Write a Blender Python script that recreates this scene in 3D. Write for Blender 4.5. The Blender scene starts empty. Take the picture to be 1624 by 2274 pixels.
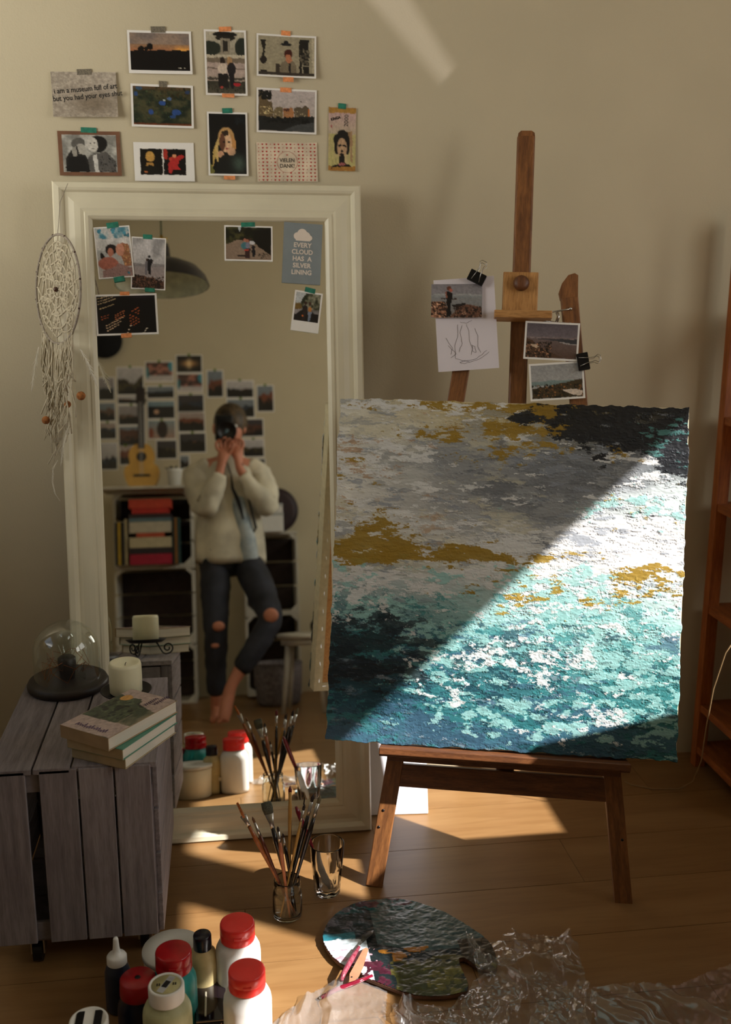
import bpy, bmesh, math, random
import numpy as np
from mathutils import Vector, Matrix
R = math.radians
random.seed(4); rng = np.random.RandomState(7)
scene = bpy.context.scene
COL = scene.collection

# ------------------------------------------------------------------ camera, daylight, exposure
PITCH, ROLL, YAW, FPX, CH = .2294, .0029, .1373, 2250., 1.415
fw = Vector((math.sin(YAW)*math.cos(PITCH), math.cos(YAW)*math.cos(PITCH), -math.sin(PITCH)))
rt0 = Vector((math.cos(YAW), -math.sin(YAW), 0)); up0 = rt0.cross(fw)
rt = rt0*math.cos(ROLL)+up0*math.sin(ROLL); up = -rt0*math.sin(ROLL)+up0*math.cos(ROLL)
CAM = Vector((0, 0, CH))
cd = bpy.data.cameras.new('camera'); cam = bpy.data.objects.new('camera', cd); COL.objects.link(cam)
cam.matrix_world = Matrix(((rt.x, up.x, -fw.x, CAM.x), (rt.y, up.y, -fw.y, CAM.y), (rt.z, up.z, -fw.z, CAM.z), (0, 0, 0, 1)))
cd.sensor_fit = 'VERTICAL'; cd.sensor_height = 36; cd.sensor_width = 36*1624/2274
cd.lens = FPX/2274*36; cd.clip_start = .02
cd.dof.use_dof = True; cd.dof.focus_distance = 2.2; cd.dof.aperture_fstop = 2.8
scene.camera = cam

wd = bpy.data.worlds.new('sky'); scene.world = wd; wd.use_nodes = True
wd.node_tree.nodes['Background'].inputs[0].default_value = (.62, .78, 1, 1)
wd.node_tree.nodes['Background'].inputs[1].default_value = 1.0

SUN = Vector((-.666, .397, -.632))
sl = bpy.data.lights.new('sun', 'SUN'); so = bpy.data.objects.new('sun', sl); COL.objects.link(so)
sl.energy = 19.0; sl.color = (1, .96, .93); sl.angle = R(.6)
so.rotation_euler = SUN.to_track_quat('-Z', 'Y').to_euler(); so.location = (4, -2, 4)
XR = 2.2                                       # right wall, where the windows are
def window_light(y0, y1, z0, z1, e, side=1):
    l = bpy.data.lights.new('window_daylight', 'AREA'); o = bpy.data.objects.new('window_daylight', l); COL.objects.link(o)
    l.shape = 'RECTANGLE'; l.size = z1-z0; l.size_y = y1-y0; l.energy = e; l.color = (1, .96, .86)
    o.location = (XR+.02 if side > 0 else -1.92, (y0+y1)/2, (z0+z1)/2)
    o.rotation_euler = Vector((-side, 0, 0)).to_track_quat('-Z', 'Y').to_euler()
    if side < 0: o.rotation_euler = Vector((.74, .60, .22)).to_track_quat('-Z', 'Y').to_euler(); l.spread = R(108)
    if abs((o.rotation_euler.to_matrix() @ Vector((1, 0, 0))).z) < .5: l.size, l.size_y = l.size_y, l.size
window_light(.91, 1.90, 1.28, 2.25, 10)
window_light(-.1, .73, 1.28, 2.25, 20)
window_light(1.15, 2.35, 1.45, 2.35, 20, -1)
vs = scene.view_settings
vs.view_transform = 'Standard'; vs.look = 'None'; vs.gamma = 1; vs.exposure = -.5
try: vs.use_curve_mapping = False
except Exception: pass

# ------------------------------------------------------------------ geometry of the place
YW, YB, XL, ZC = 2.687, -1.0, -1.9, 2.9        # far wall, wall behind the camera, left wall, ceiling
def ray(px, py): return fw+(px-812)/FPX*rt-(py-1137)/FPX*up
def atz(px, py, z): d = ray(px, py); return CAM+d*((z-CH)/d.z)
def aty(px, py, y): d = ray(px, py); return CAM+d*(y/d.y)
MX0, MD, ML, MW, MH = -.398, 2.377, .1486, .744, 1.65     # leaning mirror
MO = Vector((MX0, MD, 0)); MU = Vector((0, math.sin(ML), math.cos(ML))); MN = Vector((0, -math.cos(ML), math.sin(ML)))
def refl(p): p = Vector(p); return p-2*((p-MO).dot(MN))*MN
def my(px, py, y):                             # what the mirror shows at a given depth of the room
    d = ray(px, py); d = d-2*d.dot(MN)*MN; o = refl(CAM); return o+d*((y-o.y)/d.y)
def onplane(px, py, o, n): d = ray(px, py); return CAM+d*((o-CAM).dot(n)/d.dot(n))

# ------------------------------------------------------------------ materials
def lin(c): return tuple(((x/255)/12.92 if x/255 <= .04045 else ((x/255+.055)/1.055)**2.4) for x in c)
MATS = {}
def newmat(name):
    m = bpy.data.materials.new(name); m.use_nodes = True; nt = m.node_tree
    return m, nt, nt.nodes['Principled BSDF'], nt.nodes['Material Output']
def mat(name, c, rough=.6, metal=0, var=.12, scale=30, bump=.0, stretch=(1, 1, 1), c2=None, spec=.5, sss=0, coat=0, rnd=0, bscale=None):
    if name in MATS: return MATS[name]
    m, nt, b, out = newmat(name); N = nt.nodes; L = nt.links
    tc = N.new('ShaderNodeTexCoord'); mp = N.new('ShaderNodeMapping'); mp.inputs['Scale'].default_value = stretch
    nz = N.new('ShaderNodeTexNoise'); nz.inputs['Scale'].default_value = scale; nz.inputs['Detail'].default_value = 6
    L.new(tc.outputs['Object'], mp.inputs[0]); L.new(mp.outputs[0], nz.inputs['Vector'])
    cr = N.new('ShaderNodeValToRGB'); a = lin(c); d = lin(c2) if c2 else tuple(x*(1-var*2.2) for x in a)
    cr.color_ramp.elements[0].position = .33; cr.color_ramp.elements[1].position = .67
    cr.color_ramp.elements[0].color = (*d, 1); cr.color_ramp.elements[1].color = (*(a if c2 else tuple(min(1, x*(1+var*.6)) for x in a)), 1)
    L.new(nz.outputs[0], cr.inputs[0]); src = cr.outputs[0]
    if rnd:
        oi = N.new('ShaderNodeObjectInfo'); mr = N.new('ShaderNodeMapRange'); mr.inputs[3].default_value = 1-rnd; mr.inputs[4].default_value = 1+rnd
        hs = N.new('ShaderNodeHueSaturation'); L.new(oi.outputs['Random'], mr.inputs[0]); L.new(mr.outputs[0], hs.inputs['Value']); L.new(src, hs.inputs['Color']); src = hs.outputs[0]
    L.new(src, b.inputs['Base Color'])
    b.inputs['Roughness'].default_value = rough; b.inputs['Metallic'].default_value = metal; b.inputs['Specular IOR Level'].default_value = spec
    if sss: b.inputs['Subsurface Weight'].default_value = sss; b.inputs['Subsurface Radius'].default_value = (.02, .015, .01)
    if coat: b.inputs['Coat Weight'].default_value = coat
    if bump:
        bp = N.new('ShaderNodeBump'); bp.inputs['Strength'].default_value = bump; bp.inputs['Distance'].default_value = .002
        if bscale:
            n2 = N.new('ShaderNodeTexNoise'); n2.inputs['Scale'].default_value = bscale; n2.inputs['Detail'].default_value = 5
            L.new(mp.outputs[0], n2.inputs['Vector']); L.new(n2.outputs[0], bp.inputs['Height'])
        else: L.new(nz.outputs[0], bp.inputs['Height'])
        L.new(bp.outputs[0], b.inputs['Normal'])
    MATS[name] = m; return m
def wood(name, c, c2, stretch, rough=.5, scale=6, rnd=0, bump=.25, coat=0):
    if name in MATS: return MATS[name]
    m = mat(name, c, rough, 0, .1, scale, bump, stretch, c2, rnd=rnd, coat=coat)
    nt = m.node_tree; N = nt.nodes; L = nt.links       # long dark grain lines over the broad figure
    mp = [n for n in N if n.type == 'MAPPING'][0]; b = N['Principled BSDF']
    wv = N.new('ShaderNodeTexNoise'); wv.inputs['Scale'].default_value = scale*5; wv.inputs['Detail'].default_value = 3; wv.inputs['Distortion'].default_value = .6
    L.new(mp.outputs[0], wv.inputs['Vector'])
    r = N.new('ShaderNodeValToRGB'); r.color_ramp.elements[0].position = .38; r.color_ramp.elements[1].position = .56
    r.color_ramp.elements[0].color = (.62, .58, .54, 1) if 'floor' not in name else (.86, .83, .8, 1); r.color_ramp.elements[1].color = (1, 1, 1, 1)
    mx = N.new('ShaderNodeMix'); mx.data_type = 'RGBA'; mx.blend_type = 'MULTIPLY'; mx.inputs['Factor'].default_value = .7 if 'crate' not in name else .4
    old = b.inputs['Base Color'].links[0].from_socket
    L.new(wv.outputs[0], r.inputs[0]); L.new(old, mx.inputs['A']); L.new(r.outputs[0], mx.inputs['B']); L.new(mx.outputs['Result'], b.inputs['Base Color'])
    return m
def solid_glass(name, tint):
    if name in MATS: return MATS[name]
    m, nt, b, out = newmat(name); b.inputs['Base Color'].default_value = (*tint, 1); b.inputs['Roughness'].default_value = .0; b.inputs['Transmission Weight'].default_value = 1; b.inputs['IOR'].default_value = 1.46
    MATS[name] = m; return m
def thin_glass(name, tint=(.93, .96, .94), g=.10, rough=.01, bump=0, bs=8, haze=0):
    if name in MATS: return MATS[name]
    m, nt, b, out = newmat(name); N = nt.nodes; L = nt.links; N.remove(b)
    t = N.new('ShaderNodeBsdfTransparent'); t.inputs[0].default_value = (*tint, 1)
    gl = N.new('ShaderNodeBsdfGlossy'); gl.inputs['Roughness'].default_value = rough; gl.inputs[0].default_value = (1, 1, 1, 1)
    lw = N.new('ShaderNodeLayerWeight'); lw.inputs[0].default_value = .25
    mr = N.new('ShaderNodeMapRange'); mr.inputs[3].default_value = g*.4; mr.inputs[4].default_value = min(1, g*5)
    mx = N.new('ShaderNodeMixShader'); L.new(lw.outputs['Facing'], mr.inputs[0]); L.new(mr.outputs[0], mx.inputs[0])
    L.new(t.outputs[0], mx.inputs[1]); L.new(gl.outputs[0], mx.inputs[2]); L.new(mx.outputs[0], out.inputs[0])
    if haze:
        df = N.new('ShaderNodeBsdfDiffuse'); df.inputs[0].default_value = (.8, .78, .76, 1); m2 = N.new('ShaderNodeMixShader'); m2.inputs[0].default_value = haze
        L.new(t.outputs[0], m2.inputs[1]); L.new(df.outputs[0], m2.inputs[2]); L.new(m2.outputs[0], mx.inputs[1])
    if bump:
        nz = N.new('ShaderNodeTexNoise'); nz.inputs['Scale'].default_value = bs; bp = N.new('ShaderNodeBump'); bp.inputs['Strength'].default_value = bump; bp.inputs['Distance'].default_value = .01
        tc = N.new('ShaderNodeTexCoord'); L.new(tc.outputs['Object'], nz.inputs['Vector']); L.new(nz.outputs[0], bp.inputs['Height']); L.new(bp.outputs[0], gl.inputs['Normal'])
    MATS[name] = m; return m
def colmat(name, rough=.4, spec=.5, bump=0):            # printed or painted colour carried by the mesh
    if name in MATS: return MATS[name]
    m, nt, b, out = newmat(name); a = nt.nodes.new('ShaderNodeVertexColor'); a.layer_name = 'Col'
    nt.links.new(a.outputs[0], b.inputs['Base Color']); b.inputs['Roughness'].default_value = rough; b.inputs['Specular IOR Level'].default_value = spec
    MATS[name] = m; return m
WALL = mat('wall_paint', (196, 184, 156), .9, var=.02, scale=4, bump=.25, bscale=260)
CEIL = mat('ceiling_paint', (196, 190, 172), .9, var=.02)
FLOORM = wood('floor_laminate', (143, 109, 69), (130, 95, 57), (.5, 5, 5), .36, 3, rnd=.04, bump=.03)
FRAME = mat('cream_lacquer', (218, 210, 184), .38, var=.03, scale=8)
EASEL = wood('easel_wood', (150, 88, 40), (112, 60, 24), (1.6, 16, 1.6), .5, 9)
EASELV = wood('easel_wood_upright', (140, 82, 38), (104, 56, 24), (16, 16, 1.2), .5, 6)
EASELP = wood('easel_wood_pale', (196, 144, 84), (170, 118, 62), (10, 10, 1.4), .5, 6)
CRATE = wood('crate_grey_wash', (144, 136, 138), (116, 107, 109), (1.3, 1.3, 1.3), .8, 9, rnd=.18)
CRATEV = wood('crate_grey_wash_upright', (144, 136, 138), (116, 107, 110), (16, 16, 1.2), .8, 5, rnd=.18)
CRATEY = wood('crate_grey_wash_lengthwise', (142, 134, 136), (114, 105, 107), (16, 1.2, 16), .8, 5, rnd=.18)
DARK = mat('dark_wood', (38, 28, 24), .5, var=.2)
IRON = mat('black_iron', (24, 20, 20), .5, metal=.3)
BLACK = mat('black_plastic', (16, 15, 17), .35, spec=.4)
PAPER = mat('white_card', (232, 228, 222), .6, var=.01)
WHITE = mat('white_plastic', (232, 230, 224), .38, var=.02)
RED = mat('red_plastic', (240, 56, 50), .28, var=.03)
TEALT = mat('teal_tape', (38, 128, 104), .55, var=.25, scale=60)
ORANGET = mat('orange_tape', (236, 150, 92), .55, var=.15, scale=120)
STEEL = mat('steel', (190, 188, 184), .28, metal=1, var=.05)
PRINT = colmat('photo_print', .35)
GLASS = thin_glass('clear_glass')

# ------------------------------------------------------------------ mesh helpers
def tag(o, label=None, cat=None, group=None, kind=None):
    if label: o['label'] = label
    if cat: o['category'] = cat
    if group: o['group'] = group
    if kind: o['kind'] = kind
    return o
def link(name, me, m=None, parent=None, smooth=False):
    o = bpy.data.objects.new(name, me); COL.objects.link(o)
    if m and not me.materials: me.materials.append(m)
    if smooth:
        for p in me.polygons: p.use_smooth = True
    if parent: o.parent = parent
    return o
def bmobj(name, bm, m, parent=None, smooth=False):
    bmesh.ops.recalc_face_normals(bm, faces=bm.faces)
    me = bpy.data.meshes.new(name); bm.to_mesh(me); bm.free(); return link(name, me, m, parent, smooth)
def thing(name, label, cat, loc=(0, 0, 0), basis=None, group=None):
    o = bpy.data.objects.new(name, None); COL.objects.link(o); o.empty_display_size = .05
    if basis:
        x, y, z = basis; l = Vector(loc); o.matrix_world = Matrix(((x.x, y.x, z.x, l.x), (x.y, y.y, z.y, l.y), (x.z, y.z, z.z, l.z), (0, 0, 0, 1)))
    else: o.location = loc
    tag(o, label, cat, group); return o
def abox(bm, c, s, rot=None, bev=0, taper=None):
    r = bmesh.ops.create_cube(bm, size=1); vs_ = r['verts']
    for v in vs_:
        v.co = Vector((v.co.x*s[0], v.co.y*s[1], v.co.z*s[2]))
    if bev:
        es = list({e for v in vs_ for e in v.link_edges}); g = bmesh.ops.bevel(bm, geom=es, offset=bev, segments=2, affect='EDGES', profile=.5); vs_ = list({v for f in g['faces'] for v in f.verts} | {v for v in vs_ if v.is_valid})
        seen = set(vs_); st = list(vs_)
        while st:
            v = st.pop()
            for e in v.link_edges:
                w = e.other_vert(v)
                if w not in seen: seen.add(w); st.append(w)
        vs_ = list(seen)
    for v in vs_:
        co = v.co
        if rot: co = rot @ co
        v.co = co+Vector(c)
def box(name, c, s, m, parent=None, rot=None, bev=0):
    bm = bmesh.new(); abox(bm, c, s, rot, bev); return bmobj(name, bm, m, parent)
def slab(name, lo, hi, m, parent=None, bev=0):
    lo, hi = Vector(lo), Vector(hi); return box(name, (lo+hi)/2, hi-lo, m, parent, None, bev)
def frame_of(d):
    d = Vector(d).normalized(); a = Vector((0, 0, 1)) if abs(d.z) < .95 else Vector((1, 0, 0))
    x = a.cross(d).normalized(); return x, d.cross(x), d
def atube(bm, pts, rad, n=8, cap=True, flat=1.0):
    pts = [Vector(p) for p in pts]; rs = rad if isinstance(rad, (list, tuple)) else [rad]*len(pts)
    rings = []; px = None
    for i, p in enumerate(pts):
        d = (pts[min(i+1, len(pts)-1)]-pts[max(i-1, 0)]).normalized()
        if px is None: x, y, _ = frame_of(d)
        else: x = (px-d*px.dot(d)).normalized(); y = d.cross(x)
        px = x
        rings.append([bm.verts.new(p+(x*math.cos(k*2*math.pi/n)+y*flat*math.sin(k*2*math.pi/n))*rs[i]) for k in range(n)])
    for a, b in zip(rings, rings[1:]):
        for k in range(n): bm.faces.new((a[k], a[(k+1) % n], b[(k+1) % n], b[k]))
    if cap: bm.faces.new(rings[0][::-1]); bm.faces.new(rings[-1])
def tube(name, pts, rad, m, parent=None, n=8, flat=1.0, smooth=True):
    bm = bmesh.new(); atube(bm, pts, rad, n, True, flat); return bmobj(name, bm, m, parent, smooth)
def alathe(bm, prof, n=32, c=(0, 0, 0), close=False, fac=None):
    c = Vector(c); rings = []
    for r, z in prof:
        if r < 1e-6: rings.append([bm.verts.new(c+Vector((0, 0, z)))])
        else:
            rings.append([bm.verts.new(c+Vector((math.cos(k*2*math.pi/n), math.sin(k*2*math.pi/n), 0))*(r*(fac(k, z) if fac else 1))+Vector((0, 0, z))) for k in range(n)])
    for a, b in zip(rings, rings[1:]):
        if len(a) == 1 and len(b) == 1: continue
        for k in range(n):
            k2 = (k+1) % n
            if len(a) == 1: bm.faces.new((a[0], b[k2], b[k]))
            elif len(b) == 1: bm.faces.new((a[k], a[k2], b[0]))
            else: bm.faces.new((a[k], a[k2], b[k2], b[k]))
def lathe(name, prof, m, parent=None, n=32, c=(0, 0, 0), smooth=True, fac=None):
    bm = bmesh.new(); alathe(bm, prof, n, c, fac=fac); o = bmobj(name, bm, m, parent, smooth)
    return o
def prism(name, pts, z0, z1, m, parent=None, bev=0):          # outline in local x, y raised from z0 to z1
    bm = bmesh.new(); a = [bm.verts.new((p[0], p[1], z0)) for p in pts]; b = [bm.verts.new((p[0], p[1], z1)) for p in pts]
    bm.faces.new(a[::-1]); bm.faces.new(b); n = len(pts)
    for i in range(n): bm.faces.new((a[i], a[(i+1) % n], b[(i+1) % n], b[i]))
    if bev: bmesh.ops.bevel(bm, geom=[e for e in bm.edges], offset=bev, segments=1, affect='EDGES')
    return bmobj(name, bm, m, parent)
def sphere(name, c, s, m, parent=None, n=16):
    bm = bmesh.new(); bmesh.ops.create_uvsphere(bm, u_segments=n*2, v_segments=n, radius=1)
    for v in bm.verts: v.co = Vector((v.co.x*s[0], v.co.y*s[1], v.co.z*s[2]))+Vector(c)
    return bmobj(name, bm, m, parent, True)
def evald(o):
    dg = bpy.context.evaluated_depsgraph_get(); me = bpy.data.meshes.new_from_object(o.evaluated_get(dg)); return me
def skin(name, verts, edges, m, parent=None, sub=2):
    me = bpy.data.meshes.new(name); me.from_pydata([v[0] for v in verts], edges, [])
    o = bpy.data.objects.new(name, me); COL.objects.link(o)
    sk = o.modifiers.new('s', 'SKIN'); sk.use_smooth_shade = True
    for i, v in enumerate(verts):
        r = v[1]; o.data.skin_vertices[0].data[i].radius = r if isinstance(r, tuple) else (r, r)
        o.data.skin_vertices[0].data[i].use_root = (i == 0)
    ss = o.modifiers.new('d', 'SUBSURF'); ss.levels = sub; ss.render_levels = sub
    bpy.context.view_layer.update(); me2 = evald(o); bpy.data.objects.remove(o)
    return link(name, me2, m, parent, True)
def dup(root, **kw):                                        # a copy of a thing with its parts and sub-parts
    def cp(o, par):
        c = o.copy(); COL.objects.link(c); c.parent = par
        for ch in list(o.children): cp(ch, c)
        return c
    return cp(root, None)

# ------------------------------------------------------------------ noise and printed pictures
def vnoise(x, y, seed=0):
    r = np.random.RandomState(seed).rand(256, 256); xi = np.floor(x).astype(int); yi = np.floor(y).astype(int)
    fx = x-xi; fy = y-yi; fx = fx*fx*(3-2*fx); fy = fy*fy*(3-2*fy)
    a = r[yi % 256, xi % 256]; b = r[yi % 256, (xi+1) % 256]; c = r[(yi+1) % 256, xi % 256]; d = r[(yi+1) % 256, (xi+1) % 256]
    return (a*(1-fx)+b*fx)*(1-fy)+(c*(1-fx)+d*fx)*fy
def fbm(x, y, seed=0, o=4):
    s = 0; a = .5; t = 0
    for i in range(o): s = s+a*vnoise(x*2**i+17.3*i, y*2**i+9.1*i, seed+i); t += a; a *= .5
    return s/t
def picture(spec, nx, ny, seed=1, grain=True):
    X, Y = np.meshgrid(np.linspace(0, 1, nx), np.linspace(0, 1, ny)); X0_, Y0_ = X, Y
    X, Y = X+(fbm(X*9+seed, Y*9, seed+60, 4)-.5)*.034+(fbm(X*34, Y*34, seed+61, 2)-.5)*.014, Y+(fbm(X*9, Y*9+seed, seed+70, 4)-.5)*.034+(fbm(X*34, Y*34, seed+71, 2)-.5)*.014; im = np.full((ny, nx, 3), 128.); rs = np.random.RandomState(seed)
    def inpoly(P):
        ins = np.zeros(X.shape, bool); n = len(P)
        for i in range(n):
            x1, y1 = P[i]; x2, y2 = P[(i+1) % n]
            if y1 == y2: continue
            ins ^= ((y1 > Y) != (y2 > Y)) & (X < (x2-x1)*(Y-y1)/(y2-y1)+x1)
        return ins
    for s in spec:
        k = s[0]
        if k == 'g': t = Y[..., None]; im = np.array(s[1])*(1-t)+np.array(s[2])*t
        elif k == 'gr': 
            m_ = (Y >= s[1]) & (Y <= s[2]); t = ((Y-s[1])/(s[2]-s[1]))[..., None]; im = np.where(m_[..., None], np.array(s[3])*(1-t)+np.array(s[4])*t, im)
        elif k == 'r': im[(X >= s[1]) & (X <= s[3]) & (Y >= s[2]) & (Y <= s[4])] = s[5]
        elif k == 'e':
            d = ((X-s[1])/s[3])**2+((Y-s[2])/s[4])**2; a = np.clip((1.1-d)*5, 0, 1)[..., None]; im = im*(1-a)+np.array(s[5])*a
        elif k == 'glow':
            d = ((X-s[1])/s[3])**2+((Y-s[2])/s[4])**2; a = np.exp(-d)[..., None]; im = im*(1-a)+np.array(s[5])*a
        elif k == 'p': im[inpoly(s[1])] = s[2]
        elif k == 'h':                                       # rough skyline: everything under it
            ln = s[1]+s[3]*(fbm(X*s[4], X*0+.5, seed+3, 4)-.5)+s[2]*X; im[Y > ln] = s[5]
        elif k == 's':                                       # scattered flecks
            for _ in range(s[1]):
                x = rs.uniform(s[2], s[4]); y = rs.uniform(s[3], s[5]); r = s[6]*rs.uniform(.5, 1.4); c = np.array(s[7])*rs.uniform(.6, 1.15)
                im[((X-x)**2+((Y-y)*ny/nx)**2) < r*r] = c
        elif k == 'c':                                       # cloudy mottling between two colours in a band
            m_ = (Y >= s[1]) & (Y <= s[2]); t = np.clip((fbm(X*s[5], Y*s[5], seed+9, 4)-.35)*3.3, 0, 1)[..., None]; im = np.where(m_[..., None], np.array(s[3])*(1-t)+np.array(s[4])*t, im)
        elif k == 'n': im = im*(1+(fbm(X*s[2], Y*s[2], seed+5, 4)-.5)[..., None]*s[1])
    if grain: im = im*(1+.24*(fbm(X0_*26, Y0_*26, seed+80, 3)-.5)+.16*(fbm(X0_*70, Y0_*70, seed+81, 2)-.5))[..., None]; gy = im.mean(-1, keepdims=True); im = gy+(im-gy)*.82
    return np.clip(im, 0, 255)
def colgrid(name, im, w, h, m, parent, zf=lambda x, y: 0., z=0., off=(0, 0)):
    ny, nx = im.shape[:2]; X, Y = np.meshgrid(np.linspace(-w/2, w/2, nx), np.linspace(h/2, -h/2, ny))
    Zz = np.vectorize(zf)(X+off[0], Y+off[1])+z
    co = np.stack([X+off[0], Y+off[1], Zz], -1).reshape(-1, 3); idx = np.arange(nx*ny).reshape(ny, nx)
    f = np.stack([idx[:-1, :-1], idx[1:, :-1], idx[1:, 1:], idx[:-1, 1:]], -1).reshape(-1, 4)
    return gridmesh(name, co, f, im.reshape(-1, 3), m, parent)
def gridmesh(name, co, f, col, m, parent, smooth=True):
    me = bpy.data.meshes.new(name); me.vertices.add(len(co)); me.vertices.foreach_set('co', co.astype(np.float32).ravel())
    me.loops.add(f.size); me.loops.foreach_set('vertex_index', f.astype(np.int32).ravel())
    me.polygons.add(len(f)); me.polygons.foreach_set('loop_start', np.arange(0, f.size, 4, dtype=np.int32)); me.polygons.foreach_set('loop_total', np.full(len(f), 4, np.int32))
    me.update(calc_edges=True)
    a = me.color_attributes.new('Col', 'FLOAT_COLOR', 'POINT'); c = col/255.; c = np.where(c <= .04045, c/12.92, ((c+.055)/1.055)**2.4)
    a.data.foreach_set('color', np.concatenate([c, np.ones((len(c), 1))], 1).astype(np.float32).ravel())
    return link(name, me, m, parent, smooth)
def sheet(name, w, h, t, zf, m, parent, off=(0, 0), n=8):
    bm = bmesh.new(); L = []
    for s in (0, t):
        L.append([[bm.verts.new((off[0]-w/2+w*i/n, off[1]-h/2+h*j/n, zf(off[0]-w/2+w*i/n, off[1]-h/2+h*j/n)+s)) for i in range(n+1)] for j in range(n+1)])
    for k, G in enumerate(L):
        for j in range(n):
            for i in range(n):
                q = (G[j][i], G[j][i+1], G[j+1][i+1], G[j+1][i]); bm.faces.new(q if k else q[::-1])
    a, b = L
    for i in range(n):
        bm.faces.new((a[0][i], a[0][i+1], b[0][i+1], b[0][i])); bm.faces.new((a[n][i+1], a[n][i], b[n][i], b[n][i+1]))
        bm.faces.new((a[i+1][0], a[i][0], b[i][0], b[i+1][0])); bm.faces.new((a[i][n], a[i+1][n], b[i+1][n], b[i][n]))
    return bmobj(name, bm, m, parent, False)
def text(name, s, size, m, parent, loc, rot=0, basis=None, z=.0006, align='CENTER', sx=1, bold=0, zf=None):
    cu = bpy.data.curves.new(name, 'FONT'); cu.body = s; cu.size = size; cu.align_x = align; cu.align_y = 'CENTER'; cu.extrude = .0001; cu.offset = bold; cu.resolution_u = 3
    o = bpy.data.objects.new(name, cu); COL.objects.link(o); bpy.context.view_layer.update(); me = evald(o); bpy.data.objects.remove(o)
    c, sn = math.cos(rot), math.sin(rot)
    for v in me.vertices:
        x, y = v.co.x*sx, v.co.y; v.co = Vector((loc[0]+x*c-y*sn, loc[1]+x*sn+y*c, v.co.z+z))
        if zf: v.co.z += zf(v.co.x, v.co.y)
    me.materials.clear(); return link(name, me, m, parent)

WALLP = (Vector((0, YW, 0)), Vector((1, 0, 0)), Vector((0, 0, 1)), Vector((0, -1, 0)))
MIRP = (MO, Vector((1, 0, 0)), MU, MN)
def card(name, label, cat, plane, TL, TR, BR, BL, spec=None, border=.05, tapes=(), lift=.004, paper=None, gap=.0012, res=1.0, group=None, pr=None, seed=1, bottom=None):
    o, ex, ey, n = plane; q = [onplane(*p, o+n*gap, n) for p in (TL, TR, BR, BL)]
    c = sum(q, Vector())/4; vx = (q[1]-q[0]+q[2]-q[3])/2; vy = (q[0]-q[3]+q[1]-q[2])/2; w, h = vx.length, vy.length
    x = (vx.normalized()+(vy.normalized().cross(n))).normalized(); y = n.cross(x)
    root = thing(name, label, cat, c, (x, y, n), group)
    zf = lambda a, b: lift*((.5-b/h)**2)*.9+lift*.5*(a/w*2)**2*.5
    sheet('paper', w, h, .0004, zf, paper or PAPER, root)
    if spec:
        bt = bottom if bottom is not None else border
        pw, ph = w*(1-2*border) if pr is None else pr[0]*w, 0
        if pr: pw, ph, oy, ox = pr[0]*w, pr[1]*h, pr[2]*h, (pr[3]*w if len(pr) > 3 else 0)
        else: pw = w-2*border*w; ph = h-(border*w)-(bt*w); oy = (bt-border)*w/2; ox = 0
        nx = max(12, int(pw*520*res)); ny = max(10, int(ph*520*res))
        colgrid('print', picture(spec, nx, ny, seed), pw, ph, PRINT, root, zf, .0006, (ox, oy))
    for tp in tapes:                                     # (centre px, centre py, width m, height m, material, tilt)
        p = onplane(tp[0], tp[1], o+n*gap, n)-c; lx, ly = p.dot(x), p.dot(y)
        b = bmesh.new(); rz = Matrix.Rotation(tp[5], 3, 'Z')
        abox(b, (lx, ly, zf(lx, ly)+.0012), (tp[2], tp[3], .0004), rz); bmobj('tape', b, tp[4], root)
    return root, w, h, zf

# ------------------------------------------------------------------ the room
def struct(o): o['kind'] = 'structure'; return o
YF = YB-.0
struct(slab('wall_back', (XL, YW, -.02), (XR, YW+.1, ZC), WALL))
struct(slab('wall_front', (XL, YB-.1, -.02), (XR, YB, ZC), WALL))
bm = bmesh.new()                                       # left wall with one window opening
for y0, y1, z0, z1 in ((YB-.1, YW+.1, -.02, 1.42), (YB-.1, YW+.1, 2.39, ZC), (YB-.1, 1.10, 1.42, 2.39), (2.40, YW+.1, 1.42, 2.39)):
    abox(bm, (XL-.02, (y0+y1)/2, (z0+z1)/2), (.04, y1-y0, z1-z0))
struct(bmobj('wall_left', bm, WALL))
bm = bmesh.new()                                       # right wall with two window openings
for y0, y1, z0, z1 in ((YB-.1, YW+.1, -.02, 1.28), (YB-.1, YW+.1, 2.25, ZC), (YB-.1, -.10, 1.28, 2.25), (.73, .91, 1.28, 2.25), (1.90, YW+.1, 1.28, 2.25)):
    abox(bm, (XR+.02, (y0+y1)/2, (z0+z1)/2), (.04, y1-y0, z1-z0))
struct(bmobj('wall_right', bm, WALL))
for i, (y0, y1, x_, z_) in enumerate(((.91, 1.90, XR+.02, 1.28), (-.10, .73, XR+.02, 1.28), (1.10, 2.40, XL-.02, 1.42))):
    w = struct(bpy.data.objects.new('window_%d' % (i+1), None)); COL.objects.link(w); w.location = (x_, (y0+y1)/2, z_)
    hw = (y1-y0)/2
    if i == 2: box('window_frame', (0, 0, .485), (.05, .04, .97), FRAME, w)
    for c, s in (((0, 0, .0-.012), (.06, y1-y0+.04, .024)), ((0, 0, .97+.012), (.06, y1-y0+.04, .024)), ((0, -hw-.012, .485), (.06, .024, .97)), ((0, hw+.012, .485), (.06, .024, .97))):
        box('window_frame', c, s, FRAME, w)
    box('window_pane', (.01, 0, .485), (.004, 2*hw, .97), thin_glass('window_glass', (1, 1, 1), .02), w)
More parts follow.
